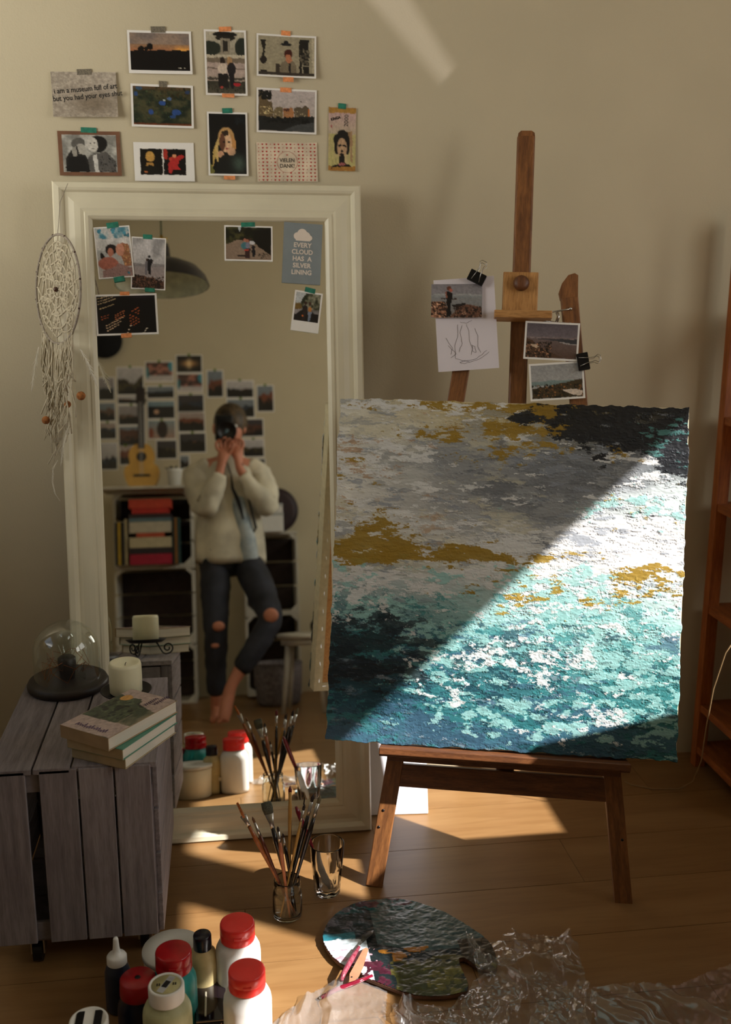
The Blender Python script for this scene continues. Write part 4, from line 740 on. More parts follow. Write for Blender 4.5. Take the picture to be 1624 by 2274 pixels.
for (x0, y0, ln, hh_, n) in ((.016, w*.80, .9, .011, 13), (L*.74, w*.28, .5, .006, 8), (L*.80, w*.17, .5, .006, 9)):
    for i in range(n):
        yy0 = y0-i*(w*.62/n if n == 13 else w*.5/n)*(1 if n == 13 else .0); xx0 = x0+(0 if n == 13 else i*.0055)
        if n == 13: P_ = [(x0+.002*math.sin(i), yy0, .0), (x0+hh_*random.uniform(.6, 1.6), yy0-.002, 0), (x0+hh_*.5, yy0-.004, 0), (x0+.001, yy0-.0055, 0)]
        else: P_ = [(xx0, y0+.012, 0), (xx0+.002, y0+.004*random.random(), 0), (xx0+.004, y0+.010, 0)]
        atube(bm, [(p[0], p[1], th+.0006) for p in P_], .0007 if n == 13 else .0005, 4)
bmobj('title_lettering', bm, mat('violet_ink', (84, 62, 92), .7), t)

# ------------------------------------------------------------------ jar of brushes and water glass
JP = Vector((.1055, 2.033, 0))
jr = thing('brush_jar', 'small clear glass jar holding paintbrushes on the floor', 'jar', JP)
lathe('jar_body', [(0, .002), (.026, .001), (.0325, .006), (.0335, .02), (.033, .058), (.0305, .068), (.0285, .072), (.0300, .076), (.0285, .080), (.0302, .085), (.0285, .089), (.0300, .0935), (.0285, .0955), (.0275, .093), (.0272, .074), (.0305, .062), (.0305, .02), (.028, .008), (0, .006)], solid_glass('jar_glass', (.95, .98, .94)), jr, 40)
GP = Vector((.2035, 2.112, 0))
gl = thing('drinking_glass', 'faceted clear drinking glass with a palette knife beside the brush jar', 'glass', GP)
fac = lambda k, z: 1+(.03 if (k//3) % 2 else -.015)*(1 if z in (.0041, .0551, .0721) else 0)
lathe('tumbler', [(0, .001), (.027, .001), (.0295, .0041), (.0330, .0551), (.0352, .0721), (.0368, .0765), (.0402, .1275), (.0398, .1293), (.0386, .1293), (.0380, .1275), (.0345, .0785), (.0318, .0705), (.0275, .022), (.022, .0145), (0, .013)], solid_glass('tumbler_glass', (.98, .99, .985)), gl, 48, fac=fac)
ORW = wood('orange_handle', (176, 104, 52), (150, 82, 38), (1, 1, 1), .35, 20, bump=0); RBW = wood('redbrown_handle', (110, 52, 30), (84, 38, 24), (1, 1, 1), .3, 20, bump=0)
BKL = mat('black_lacquer', (20, 15, 17), .22, coat=.5); OCH = mat('pale_stick', (196, 150, 76), .5); PNK = mat('pinkish_wood_handle', (190, 116, 78), .4)
BR_O = mat('orange_bristle', (190, 104, 36), .6, var=.3, scale=400); BR_G = mat('grey_bristle', (92, 94, 80), .85, var=.3, scale=500); BR_D = mat('dark_bristle', (40, 24, 24), .7, var=.3, scale=300); BR_B = mat('brown_bristle', (120, 78, 40), .7, var=.3, scale=300)
def brush(label, base, tip, hm, bmt, hl=.60, r=.0032, bw=.005, bl=.022, fl=.03, flat=1.0, shape='round', ferrule=None, group='paintbrushes standing in the glass jar', cat='paintbrush'):
    base, tip = Vector(base), Vector(tip); d = (tip-base).normalized(); L = (tip-base).length; x, y, z = frame_of(d)
    t = thing('paintbrush', label, cat, base, (x, y, z), group); l0 = L-bl-fl
    tube('handle', [(0, 0, 0), (0, 0, l0*.1), (0, 0, l0*.5), (0, 0, l0*.85), (0, 0, l0+.002)], [r*.45, r*.55, r*.8, r*1.25, r*.85], hm, t, 10)
    if fl: tube('ferrule', [(0, 0, l0-.001), (0, 0, l0+fl*.25), (0, 0, l0+fl*.3), (0, 0, l0+fl*.34), (0, 0, l0+fl)], [r*.9, r*.95, r*1.08, r*.95, bw*.9], ferrule or STEEL, t, 12, flat)
    if bl:
        if shape == 'round': P_, rr = [(0, 0, l0+fl-.001), (0, 0, l0+fl+bl*.5), (0, 0, L)], [bw*.9, bw, bw*.15]
        elif shape == 'flat': P_, rr = [(0, 0, l0+fl-.001), (0, 0, l0+fl+bl*.5), (0, 0, L)], [bw*.9, bw*1.08, bw*1.0]
        if shape == 'angle':
            bm = bmesh.new(); t_ = bw*.28; z0 = l0+fl-.001; pts = [(-bw, z0), (bw, z0), (bw*1.05, L-bl*.75), (-bw*1.1, L)]
            A = [bm.verts.new((p[0], -t_, p[1])) for p in pts]; B = [bm.verts.new((p[0], t_, p[1])) for p in pts]
            for i in range(4): bm.faces.new((A[i], A[(i+1) % 4], B[(i+1) % 4], B[i]))
            bm.faces.new(A); bm.faces.new(B[::-1]); bmobj('bristles', bm, bmt, t)
        else: tube('bristles', P_, rr, bmt, t, 12, flat)
    return t
jb = lambda dx, dy: JP+Vector((dx, dy, .0085))
brush('brush with slanted orange bristles, leftmost in the jar', jb(.018, -.008), (0, 2.013, .297), ORW, BR_O, r=.0042, bw=.0085, bl=.03, fl=.032, flat=.35, shape='angle')
brush('red-brown handled small brush just right of the orange bristled one', jb(.012, -.014), (.031, 2.02, .262), RBW, BR_B, r=.0036, bw=.003, bl=.014, fl=.034)
brush('wide flat brush with grey bristles and black handle', jb(.015, .012), (.0635, 2.081, .260), BKL, BR_G, r=.0052, bw=.0115, bl=.026, fl=.040, flat=.38, shape='flat')
brush('short pointed brush with pinkish wooden handle', jb(.004, -.02), aty(617, 1835, 2.01), PNK, BR_D, r=.0040, bw=.003, bl=.012, fl=.026)
brush('black handled slim brush leaning behind the pinkish one', jb(.02, .002), aty(628, 1850, 2.06), BKL, BR_D, r=.0034, bw=.0025, bl=.010, fl=.02)
brush('tallest brush with dark red tip and black handle', jb(.006, .016), (.119, 2.117-.02, .289), BKL, mat('dark_red_bristle', (92, 14, 24), .5), r=.0035, bw=.0042, bl=.018, fl=.030)
brush('plain ochre stick standing next to the tallest brush', jb(.002, .014), aty(645, 1762, 2.085), OCH, None, r=.0036, bl=0, fl=0, cat='stick')
brush('thin liner brush with a needle point tip', jb(-.002, .010), aty(678, 1766, 2.075), BKL, BR_D, r=.0032, bw=.0016, bl=.022, fl=.03)
brush('thin brush with yellow handle crossing in front of the others', jb(-.018, -.018), aty(677, 1785, 2.05), OCH, BR_D, r=.0029, bw=.0032, bl=.014, fl=.026)
brush('black handled brush with dark oval tip, second from right', jb(-.010, .004), (.170, 2.068, .281), BKL, BR_D, r=.0046, bw=.0042, bl=.018, fl=.032)
brush('black handled brush with olive tip, rightmost in the jar', jb(-.006, -.010), (.184, 2.054, .284), BKL, mat('olive_bristle', (104, 96, 70), .7), r=.0046, bw=.0045, bl=.018, fl=.034)
kb_, kt = Vector((.207, 2.098, .016)), Vector((.134, 2.134, .215)); d = (kt-kb_).normalized(); x, y, z = frame_of(d)
kn = thing('palette_knife', 'palette knife with dark red handle standing in the drinking glass', 'palette knife', kb_, (x, y, z)); Lk = (kt-kb_).length
tube('blade', [(0, 0, .0), (0, 0, .02), (0, 0, .09), (0, 0, .105)], [.004, .0085, .0075, .002], mat('frosted_blade', (206, 206, 200), .35, metal=.5), kn, 10, .12)
tube('handle', [(0, 0, .103), (0, 0, .115), (0, 0, .15), (0, 0, Lk-.012), (0, 0, Lk)], [.0026, .0045, .0062, .0055, .0028], mat('dark_red_lacquer', (128, 22, 40), .2, coat=.4), kn, 12)

# ------------------------------------------------------------------ paint bottles on the floor
def bottle(name, label, pos, h, r, cap_r, cap_h, body_m, cap_m, cat='bottle', group='paint bottles on the floor', cap='flip', sh=.5, label_m=None):
    t = thing(name, label, cat, pos, None, group); bt = h-cap_h
    lathe('body', [(0, 0), (r*.88, 0), (r*.98, .003), (r, .010), (r, bt-.030), (r*.97, bt-.020), (r*.86, bt-.009), (cap_r*.93, bt-.003), (cap_r*.9, bt+.004), (0, bt+.004)], body_m, t, 44)
    if cap == 'flip':
        c = lathe('cap', [(cap_r*.99, bt), (cap_r, bt+.002), (cap_r, bt+cap_h*.42), (cap_r*.982, bt+cap_h*.45), (cap_r, bt+cap_h*.48), (cap_r*.995, h-.004), (cap_r*.965, h-.001), (cap_r*.9, h), (0, h-.0008)], cap_m, t, 48)
        box('thumb_tab', (0, -cap_r*.99, bt+cap_h*.55), (.016, .003, .005), cap_m, c, bev=.001)
    elif cap == 'screw':
        lathe('cap', [(cap_r*.99, bt), (cap_r, bt+.002), (cap_r, h-.003), (cap_r*.96, h), (cap_r*.86, h), (cap_r*.84, h-.0015), (0, h-.0015)], cap_m, t, 60, fac=lambda k, z: 1+(.012 if k % 2 and z < h-.004 and z > bt+.003 else 0))
    elif cap == 'nozzle':
        lathe('cap', [(cap_r, bt), (cap_r, bt+.014), (cap_r*.86, bt+.018), (cap_r*.42, bt+.022), (cap_r*.32, bt+.034), (cap_r*.26, h-.004), (cap_r*.2, h), (0, h)], cap_m, t, 28)
    elif cap == 'plain':
        lathe('cap', [(cap_r*.98, bt), (cap_r, bt+.002), (cap_r*.97, h-.003), (cap_r*.9, h), (0, h)], cap_m, t, 36)
    if label_m: lathe('label_band', [(r*1.004, .03), (r*1.006, .031), (r*1.006, bt-.045), (r*1.004, bt-.044)], label_m, t, 44)
    return t
def pz(px, py, z): p = atz(px, py, z); return Vector((p.x, p.y, 0))
FR = thin_glass('frosted', (1, 1, 1))
b1 = bottle('paint_bottle', 'white bottle with red cap, farther one of the two at right', pz(527, 2050, .165), .168, .0450, .0345, .036, WHITE, RED)
b2 = bottle('paint_bottle', 'white bottle with red cap, nearer one at the right front', pz(548, 2155, .165), .168, .0450, .0345, .036, WHITE, RED)
bottle('paint_bottle', 'teal paint bottle with glossy dark red cap', pz(385, 2112, .168), .170, .0420, .0345, .038, mat('teal_plastic', (34, 148, 146), .35), mat('crimson_plastic', (176, 12, 22), .22))
t = bottle('paint_jar', 'pale green jar with ridged white lid, front centre of the bottles', pz(369, 2186, .165), .166, .0445, .0325, .030, mat('pale_green_plastic', (186, 186, 142), .5), WHITE, cat='jar', cap='screw')
lathe('lid_sticker', [(.0262, .1650), (.0262, .1653), (0, .1653)], mat('lid_print', (182, 172, 120), .6), t, 36); bm = bmesh.new(); abox(bm, (0, 0, .1655), (.013, .046, .0003), Matrix.Rotation(R(-28), 3, 'Z')); bmobj('sticker_stripe', bm, mat('grey_stripe', (176, 176, 176), .6), t)
bm = bmesh.new(); abox(bm, (0, 0, .1658), (.010, .018, .0002), Matrix.Rotation(R(-28), 3, 'Z'))
for a in (-.016, -.012, .013, .017): abox(bm, (a, 0, .1656), (.0025, .007, .0002))
bmobj('sticker_print', bm, BLACK, t)
t = bottle('paint_bottle', 'dark bottle with flat red lid in the shade beside white lidded jar', pz(306, 2172, .128), .130, .0400, .0345, .034, mat('navy_plastic', (20, 26, 46), .35), mat('shaded_red_plastic', (168, 14, 24), .35), cap='plain')
lathe('lid_hole', [(.0055, .1303), (.0055, .1306), (0, .1306)], BLACK, t, 20)
bottle('glue_bottle', 'dark blue dropper bottle with white nozzle by the crate', pz(259, 2120, .120), .158, .0255, .0195, .055, mat('dark_blue_plastic', (40, 48, 66), .35), WHITE, cap='nozzle')
bottle('paint_bottle', 'small cream bottle with black cap between the red capped ones', pz(449, 2075, .147), .148, .0290, .0185, .030, mat('cream_plastic', (202, 182, 128), .45), mat('black_cap', (22, 20, 34), .25), cap='plain')
t = bottle('paint_jar', 'black and white lidded jar at the bottom left edge', pz(197, 2266, .118), .120, .0350, .0345, .022, mat('ink_plastic', (30, 32, 40), .4), WHITE, cat='jar', cap='screw')
bm = bmesh.new(); abox(bm, (-.016, 0, .1195), (.014, .046, .0004), Matrix.Rotation(R(0), 3, 'Z')); abox(bm, (.016, 0, .1195), (.014, .046, .0004)); bmobj('lid_print', bm, BLACK, t)
pA, pB, pC = atz(436, 2158, .05), atz(503, 2152, .05), atz(440, 2268, .05); x = (pB-pA); cw_ = x.length; x.normalize(); y = Vector((0, 0, 1)).cross(x); cl_ = -(pC-pA).dot(y)
tr = thing('paint_case', 'black glossy paint case with cream edges between the bottles', 'paint case', (pA.x, pA.y, 0), (x, y, Vector((0, 0, 1))))
CRM = mat('cream_edge', (206, 198, 172), .5); slab('case_base', (0, -cl_, 0), (cw_, 0, .042), BLACK, tr, .002)
slab('lid', (.002, -cl_+.003, .0425), (cw_-.002, -.004, .047), mat('glossy_black', (26, 18, 22), .08, coat=1), tr, .001)
for lo, hi in (((-.001, -.006, .040), (cw_+.001, .003, .052)), ((-.002, -cl_*.45, .040), (.003, -.006, .050)), ((cw_*.30, -cl_*.9, .0465), (cw_*.36, -cl_*.42, .049))): slab('edge_strip', lo, hi, CRM, tr, .001)
pn = thing('pencil', 'wooden pencil pointing up in front of the paint case', 'pencil', (-.040, 1.56, .0))
tube('shaft', [(0, 0, 0), (.0, .018, .085)], .0038, mat('pencil_paint', (150, 70, 40), .4), pn, 6); tube('sharpened_tip', [(0, .018, .085), (.0, .0225, .107)], [.0037, .0006], mat('cedar', (206, 146, 90), .7), pn, 10)
rp = pz(393, 2112, .100)+Vector((-.008, .012, 0))
ro = thing('paint_tub', 'wide cream tub with a flat white top behind the red capped bottles', 'tub', rp)
lathe('tub_body', [(0, 0), (.054, 0), (.057, .003), (.059, .086), (.056, .090), (0, .090)], mat('tub_plastic', (234, 222, 190), .6, var=.03), ro, 48)
lathe('tub_lid', [(.060, .089), (.062, .0895), (.062, .097), (.061, .0995), (.010, .0995), (.009, .095), (0, .095)], mat('tub_lid_white', (214, 212, 202), .5, var=.02), ro, 48)

# ------------------------------------------------------------------ palette, knives, plastic foil
sh_ = [(360, 440), (366, 395), (385, 350), (415, 305), (450, 270), (505, 232), (560, 205), (630, 185), (700, 172), (780, 166), (850, 165), (930, 172), (1000, 185), (1080, 208), (1150, 235), (1220, 266), (1280, 300), (1345, 338), (1400, 375), (1455, 412), (1500, 450), (1532, 492), (1552, 540), (1564, 590), (1565, 640), (1550, 664), (1520, 670), (1480, 660), (1440, 645), (1400, 618), (1365, 590), (1330, 575), (1305, 580), (1305, 610), (1325, 660), (1350, 710), (1368, 755), (1360, 800), (1290, 825), (1200, 836), (1100, 838), (1000, 832), (920, 812), (850, 786), (780, 758), (720, 735), (670, 716), (640, 700), (625, 672), (600, 645), (550, 634), (500, 622), (460, 596), (430, 567), (395, 520), (372, 480)]
pc = atz(912, 2100, .012); pp = [atz(600+a/3.1, 1940+b/3.1, .016) for a, b in sh_]; pc = Vector((pc.x, pc.y, 0))
pa = thing('palette', 'kidney shaped wooden palette caked with dark teal and olive paint', 'palette', pc)
prism('board', [(p.x-pc.x, p.y-pc.y) for p in pp][::-1], .006, .0125, mat('palette_wood', (96, 62, 40), .6, var=.2), pa)
P2 = np.array([(p.x, p.y) for p in pp]); x0, x1, y0, y1 = P2[:, 0].min(), P2[:, 0].max(), P2[:, 1].min(), P2[:, 1].max(); NX, NY = 230, 210
GX, GY = np.meshgrid(np.linspace(x0, x1, NX), np.linspace(y0, y1, NY)); ins = np.zeros(GX.shape, bool)
for i in range(len(P2)):
    (ax, ay), (bx, by) = P2[i], P2[(i+1) % len(P2)]
    if ay != by: ins ^= ((ay > GY) != (by > GY)) & (GX < (bx-ax)*(GY-ay)/(by-ay)+ax)
C2 = np.zeros((NY, NX, 3)); C2[:] = (22, 32, 34); nn = fbm(GX*40, GY*60, 3, 4); n2 = fbm(GX*120, GY*160, 8, 3); u = (GX-x0)/(x1-x0); v = (GY-y0)/(y1-y0)
def put(mk, c): C2[mk] = np.array(c)*(.8+.5*n2[mk])[:, None]
put(nn > .55, (28, 48, 54)); put((u > .32) & (v > .42) & (v+.9*abs(u-.5) < 1.15+.1*nn) & (v > .25+.4*(1-u)), (64, 84, 86)); put((v > .86) & (nn > .4), (22, 74, 78)); put((v > .9) & (nn > .55), (72, 44, 56)); put((u < .2) & (v > .7) & (nn > .5), (86, 84, 92))  # broad grey-green area at upper right is sheen painted into the crust
put((u < .2) & (v < .66) & (v > .3), (40, 104, 116)); put((u < .26) & (v < .57+.05*nn), (196, 208, 212)); put((u < .3) & (v < .50) & (nn > .45), (186, 150, 160))
put((v < .36) & (u > .2) & (nn > .42), (74, 70, 30)); put((v < .30) & (u > .38) & (u < .75), (62, 64, 26)); put((v < .46) & (v > .34) & (u > .3) & (u < .62) & (nn > .5), (150, 100, 34)); put((v < .36) & (u < .36) & (nn > .36), (62, 22, 36)); put((u > .8) & (v < .5), (52, 44, 32)); put((v < .25) & (u > .55) & (nn > .55), (96, 92, 34))
Zp = .0128+.0040*np.clip(nn-.3, 0, 1)+.0016*n2; ok = ins[:-1, :-1] & ins[1:, :-1] & ins[1:, 1:] & ins[:-1, 1:]; idx = np.arange(NX*NY).reshape(NY, NX)
f = np.stack([idx[:-1, :-1], idx[:-1, 1:], idx[1:, 1:], idx[1:, :-1]], -1)[ok]; uq, invx = np.unique(f, return_inverse=True)
co = np.stack([GX-pc.x, GY-pc.y, Zp], -1).reshape(-1, 3)[uq]; gridmesh('paint_crust', co, invx.reshape(-1, 4), C2.reshape(-1, 3)[uq], colmat('wet_paint', .33, .5), pa)
def zp(a, b, z): return atz(600+a/3.1, 1940+b/3.1, z)
k1 = thing('palette_knife', 'palette knife with white speckled red handle lying on the palette', 'palette knife', zp(500, 735, .02)); o = k1.location.copy()
tube('handle', [zp(492, 735, .020)-o, zp(505, 690, .023)-o, zp(560, 590, .025)-o, zp(612, 505, .024)-o], [.0035, .0055, .0062, .0035], mat('speckled_red', (118, 18, 44), .35, c2=(150, 84, 96), scale=200), k1, 10)
tube('neck', [zp(612, 505, .024)-o, zp(632, 470, .021)-o], .0016, STEEL, k1, 8); tube('blade', [zp(630, 478, .021)-o, zp(655, 432, .021)-o, zp(690, 405, .02)-o, zp(712, 390, .0195)-o], [.002, .0085, .0085, .001], mat('stained_blade', (84, 84, 80), .3, metal=.6), k1, 12, .15)
k2 = thing('palette_scraper', 'flat pale wooden scraper lying beside the red handled knife', 'scraper', zp(590, 740, .02)); o = k2.location.copy()
bm = bmesh.new(); pts = [(545, 748), (548, 690), (640, 520), (662, 508), (678, 520), (640, 650), (610, 712), (585, 735)]; A = [bm.verts.new(zp(a, b, .0195)-o) for a, b in pts]; B = [bm.verts.new(zp(a, b, .0235)-o) for a, b in pts]
bm.faces.new(A); bm.faces.new(B[::-1])
for i in range(len(pts)): bm.faces.new((A[i], A[(i+1) % len(pts)], B[(i+1) % len(pts)], B[i]))
bmobj('blade', bm, mat('peach_wood', (176, 128, 96), .6), k2); lathe('hang_hole', [(.002, 0), (.002, .0002), (0, .0002)], BLACK, k2, 12).location = zp(562, 712, .0237)-o
k3 = thing('paintbrush', 'glossy crimson brush handle lying at the lower edge of the palette', 'paintbrush', zp(360, 850, .006)); o = k3.location.copy()
tube('handle', [zp(352, 856, .006)-o, zp(450, 800, .009)-o, zp(600, 745, .014)-o, zp(705, 702, .018)-o], [.0035, .005, .0045, .003], mat('crimson_lacquer', (120, 16, 40), .15, coat=.6), k3, 12); tube('ferrule', [zp(360, 852, .006)-o, zp(340, 862, .005)-o], .003, STEEL, k3, 10)
def foil(label, outline, seed, amp, m, dens=.006, zb=.002, fine=1.0):
    P2 = np.array(outline); x0, x1, y0, y1 = P2[:, 0].min(), P2[:, 0].max(), P2[:, 1].min(), P2[:, 1].max(); nx, ny = int((x1-x0)/dens)+2, int((y1-y0)/dens)+2
    GX, GY = np.meshgrid(np.linspace(x0, x1, nx), np.linspace(y0, y1, ny)); ins = np.zeros(GX.shape, bool)
    for i in range(len(P2)):
        (ax, ay), (bx, by) = P2[i], P2[(i+1) % len(P2)]
        if ay != by: ins ^= ((ay > GY) != (by > GY)) & (GX < (bx-ax)*(GY-ay)/(by-ay)+ax)
    wxx = fbm(GX*7, GY*7, seed, 3)*1.6; rid = (1-np.abs(2*fbm(GX*13+wxx*2, GY*6+wxx, seed+2, 3)-1)*2.6).clip(0, 1)**1.6; r2 = 1-np.abs(2*fbm(GX*52+wxx*3, GY*26, seed+4, 4)-1)*2.0
    Z = zb+amp*np.clip(rid, 0, 1)+amp*.42*fine*np.clip(r2, 0, 1)+amp*.25*fine*fbm(GX*110, GY*90, seed+6, 3)
    ok = ins[:-1, :-1] & ins[1:, :-1] & ins[1:, 1:] & ins[:-1, 1:]; idx = np.arange(nx*ny).reshape(ny, nx); f = np.stack([idx[:-1, :-1], idx[:-1, 1:], idx[1:, 1:], idx[1:, :-1]], -1)[ok]; uq, iv = np.unique(f, return_inverse=True)
    cc = P2.mean(0); co = np.stack([GX-cc[0], GY-cc[1], Z], -1).reshape(-1, 3)[uq]; o = gridmesh('plastic_foil', co, iv.reshape(-1, 4), np.full((len(co), 3), 255.), m, None, True); o.location = (cc[0], cc[1], 0); tag(o, label, 'plastic foil'); return o
FOIL = thin_glass('foil', (.90, .89, .87), .10, .22, haze=.05); FOIL2 = thin_glass('foil_milky', (.92, .92, .91), .12, .3, haze=.13)
fo = [atz(x, y, .003) for x, y in ((600, 2274), (640, 2245), (700, 2200), (790, 2165), (830, 2172), (862, 2200), (858, 2274), (850, 2330), (590, 2330))]
foil('crumpled clear plastic foil in the sun below the palette', [(p.x, p.y) for p in fo], 40, .014, FOIL2, .0025, .002, .28)
fo = [atz(x, y, .003) for x, y in ((1030, 2100), (1090, 2096), (1200, 2078), (1262, 2086), (1290, 2130), (1300, 2200), (1330, 2225), (1318, 2274), (1300, 2330), (880, 2340), (870, 2230), (1000, 2240), (1060, 2180))]
foil('crumpled transparent plastic foil on the dark floor right of the palette', [(p.x, p.y) for p in fo], 60, .032, FOIL, .0025, .002, .40)
fo = [atz(x, y, .003) for x, y in ((1310, 2200), (1420, 2185), (1500, 2190), (1590, 2150), (1640, 2140), (1660, 2340), (1330, 2340))]
foil('thin flat plastic foil on the floor at the bottom right corner', [(p.x, p.y) for p in fo], 80, .010, FOIL, .0035, .002, .45)

# ------------------------------------------------------------------ wooden shelf unit at the right, its cable and bag
SX, SYf, SYb = 1.343, 2.27, 2.62
OW = wood('orange_shelf_wood', (172, 100, 44), (140, 74, 28), (14, 14, 1.2), .5, 6); OWH = wood('orange_board_wood', (166, 96, 44), (134, 72, 30), (12, 1.4, 12), .5, 6)
se = thing('shelf_unit', 'open orange brown wooden shelf unit at the right wall edge', 'shelf', (SX, SYf, 0))
for x_ in (0, .46):
    for y_ in (0, SYb-SYf-.03): slab('upright', (x_, y_, 0), (x_+.035, y_+.030, 1.56), OW, se, .002)
for zb_ in [.045]+[aty(px, py, SYb-.03).z-.011 for px, py in ((1578, 1572), (1585, 1355), (1592, 1128))]+[1.02, 1.30]: slab('shelf_board', (.004, -.01, zb_), (.49, SYb-SYf, zb_+.022), OWH, se, .002)
bgp = Vector((SX+.12, 2.42, aty(1578, 1572, SYb-.03).z+.012))
bg = thing('cloth_bag', 'white bag with dark red stripes on the lower shelf', 'bag', bgp); skin('bag_body', [((0, 0, .03), (.07, .05)), ((0, .01, .10), (.085, .06)), ((.01, 0, .17), (.05, .04))], [(0, 1), (1, 2)], mat('bag_cloth', (196, 186, 178), .9, bump=.4), bg)
for z_ in (.055, .125): lathe('stripe', [(.080+.008*(z_ > .1), z_-.008), (.084+.006*(z_ > .1), z_), (.080+.008*(z_ > .1), z_+.008)], mat('bag_stripe', (130, 26, 34), .9), bg, 24)
P_ = [aty(1640, 1410, 2.25), aty(1612, 1450, 2.25), aty(1585, 1530, 2.24), aty(1570, 1610, 2.25), aty(1558, 1690, 2.28), aty(1540, 1735, 2.34), atz(1510, 1752, .003), atz(1450, 1752, .003), atz(1400, 1742, .003), atz(1388, 1735, .003)]
tag(tube('cable', P_, .0016, mat('pale_cable', (150, 122, 84), .5), None, 6), 'thin pale cable hanging from the shelf down to the floor', 'cable')
# chest of drawers under the windows, outside the picture: its top edge cuts off the low sun
dk = thing('chest_of_drawers', 'wide brown chest of drawers under the windows, outside the picture at right', 'chest', (1.346, -.4, 0))
slab('carcass', (.01, .01, 0), (.84, 2.06, .975), EASELP, dk, .002); slab('chest_top', (0, 0, .975), (.85, 2.069, 1.0), EASELP, dk, .002)
for r_ in range(3):
    for c2_ in range(2): d_ = slab('drawer', (-.004, .03+c2_*1.01, .04+r_*.31), (.012, 1.02+c2_*1.01, .335+r_*.31), WP, dk, .002); slab('knob', (-.024, .50+c2_*1.01, .18+r_*.31), (-.004, .53+c2_*1.01, .21+r_*.31), BLACK, d_, .003)

# ------------------------------------------------------------------ behind the camera, seen in the mirror
def mz(px, py, y): return my(px, py, y)
NP = 0
def bpx(X, Y): return 200+X/3.248, 760+Y/3.248
random.seed(21); EMBER = ((120, 60, 36), (90, 50, 36), (70, 58, 30), (40, 52, 70), (104, 76, 60))
cells = [(60, 258, 175, 415), (62, 440, 182, 565), (66, 585, 188, 695), (72, 730, 196, 915), (195, 185, 385, 375), (202, 390, 390, 440), (205, 460, 392, 592), (210, 610, 396, 740), (215, 752, 300, 880), (402, 145, 597, 280), (412, 322, 605, 400), (416, 428, 610, 547), (420, 568, 615, 692), (480, 712, 625, 836), (624, 98, 806, 215), (628, 232, 810, 355), (634, 382, 820, 497), (638, 510, 826, 640), (646, 660, 834, 790), (650, 820, 715, 905), (846, 208, 960, 392), (985, 282, 1178, 396), (990, 415, 1186, 538), (1100, 558, 1250, 676), (1105, 704, 1254, 822), (1180, 845, 1262, 905), (1206, 316, 1324, 496)]
words = ['dark forest', 'orange lit beach', 'pale cloudy sky', 'brown woodland', 'grey tree line', 'narrow dusk', 'black night', 'dim evening', 'shadowed room', 'pink and teal crowd', 'violet horizon', 'blue sea with a bright dot', 'dark figure on sand', 'black hill', 'golden glow on black', 'blue and pink group', 'white sky above brown roofs', 'torn white and dark', 'dark street', 'small dark corner', 'upright green garden', 'white sky over red field', 'sloping dark mountain', 'black trees under white sky', 'yellow brown town', 'half hidden dark', 'upright black and white']
for i, (X0, Y0, X1, Y1) in enumerate(cells):
    a = my(*bpx(X0, Y0), YB+.001); b = my(*bpx(X1, Y1), YB+.001); w_, h_ = abs(b.x-a.x), abs(a.z-b.z); c = Vector(((a.x+b.x)/2, YB+.0008, (a.z+b.z)/2))
    t = thing('photo_print', 'reflected %s photo on the wall behind the photographer' % words[i], 'photo', c, (Vector((-1, 0, 0)), Vector((0, 0, 1)), Vector((0, 1, 0))), 'photo grid on the wall behind the photographer')
    slab('paper', (-w_/2-.006, -h_/2-.006, 0), (w_/2+.006, h_/2+.006, .0008), PAPER, t)
    sky = random.choice([(190, 184, 184), (150, 140, 140), (60, 54, 60), (120, 130, 140), (172, 150, 140)]); em = random.choice(EMBER)
    sp = [('g', sky, tuple(int(q*.8) for q in sky)), ('h', random.uniform(.25, .55), random.uniform(-.2, .2), .5, 3, em), ('h', random.uniform(.5, .75), random.uniform(-.2, .2), .5, 5, (22, 18, 18)), ('s', 30, 0, .5, 1, 1, .04, (28, 22, 20))]
    if i == 14: sp = [('g', (24, 20, 20), (26, 20, 18)), ('glow', .5, .48, .34, .2, (214, 150, 80)), ('glow', .5, .48, .1, .3, (240, 200, 140))]
    if i == 11: sp = [('g', (120, 148, 160), (90, 110, 120)), ('h', .3, 0, .1, 3, (26, 22, 26)), ('e', .68, .62, .09, .13, (206, 150, 116))]
    if i in (9, 15): sp = [('g', (150, 140, 140), (200, 190, 186)), ('c', 0, .7, (60, 40, 38), (180, 110, 90), 6), ('e', .04, .2, .12, .3, (50, 140, 160)), ('e', .95, .55, .06, .3, (50, 130, 140))]
    if i == 12: sp = [('g', (130, 150, 156), (170, 130, 110)), ('e', .48, .5, .2, .5, (44, 28, 28)), ('e', .9, .7, .1, .3, (150, 76, 50))]
    o = colgrid('print', picture(sp, 34, 26, i+40), w_, h_, PRINT, t, z=.0012)
    if i % 2 == 0 or i in (9, 21): box('tape', (0, h_/2+.006, .0015), (.016, .014, .0006), mat('green_tape', (110, 130, 50), .6), t)
tag(sphere('wall_hat', (0, 0, 0), (.105, .03, .105), mat('black_felt', (14, 13, 14), .95), None, 20), 'round black disc on the rear wall, seen in the mirror at upper left', 'wall decoration').location = my(232, 757, YB+.04)
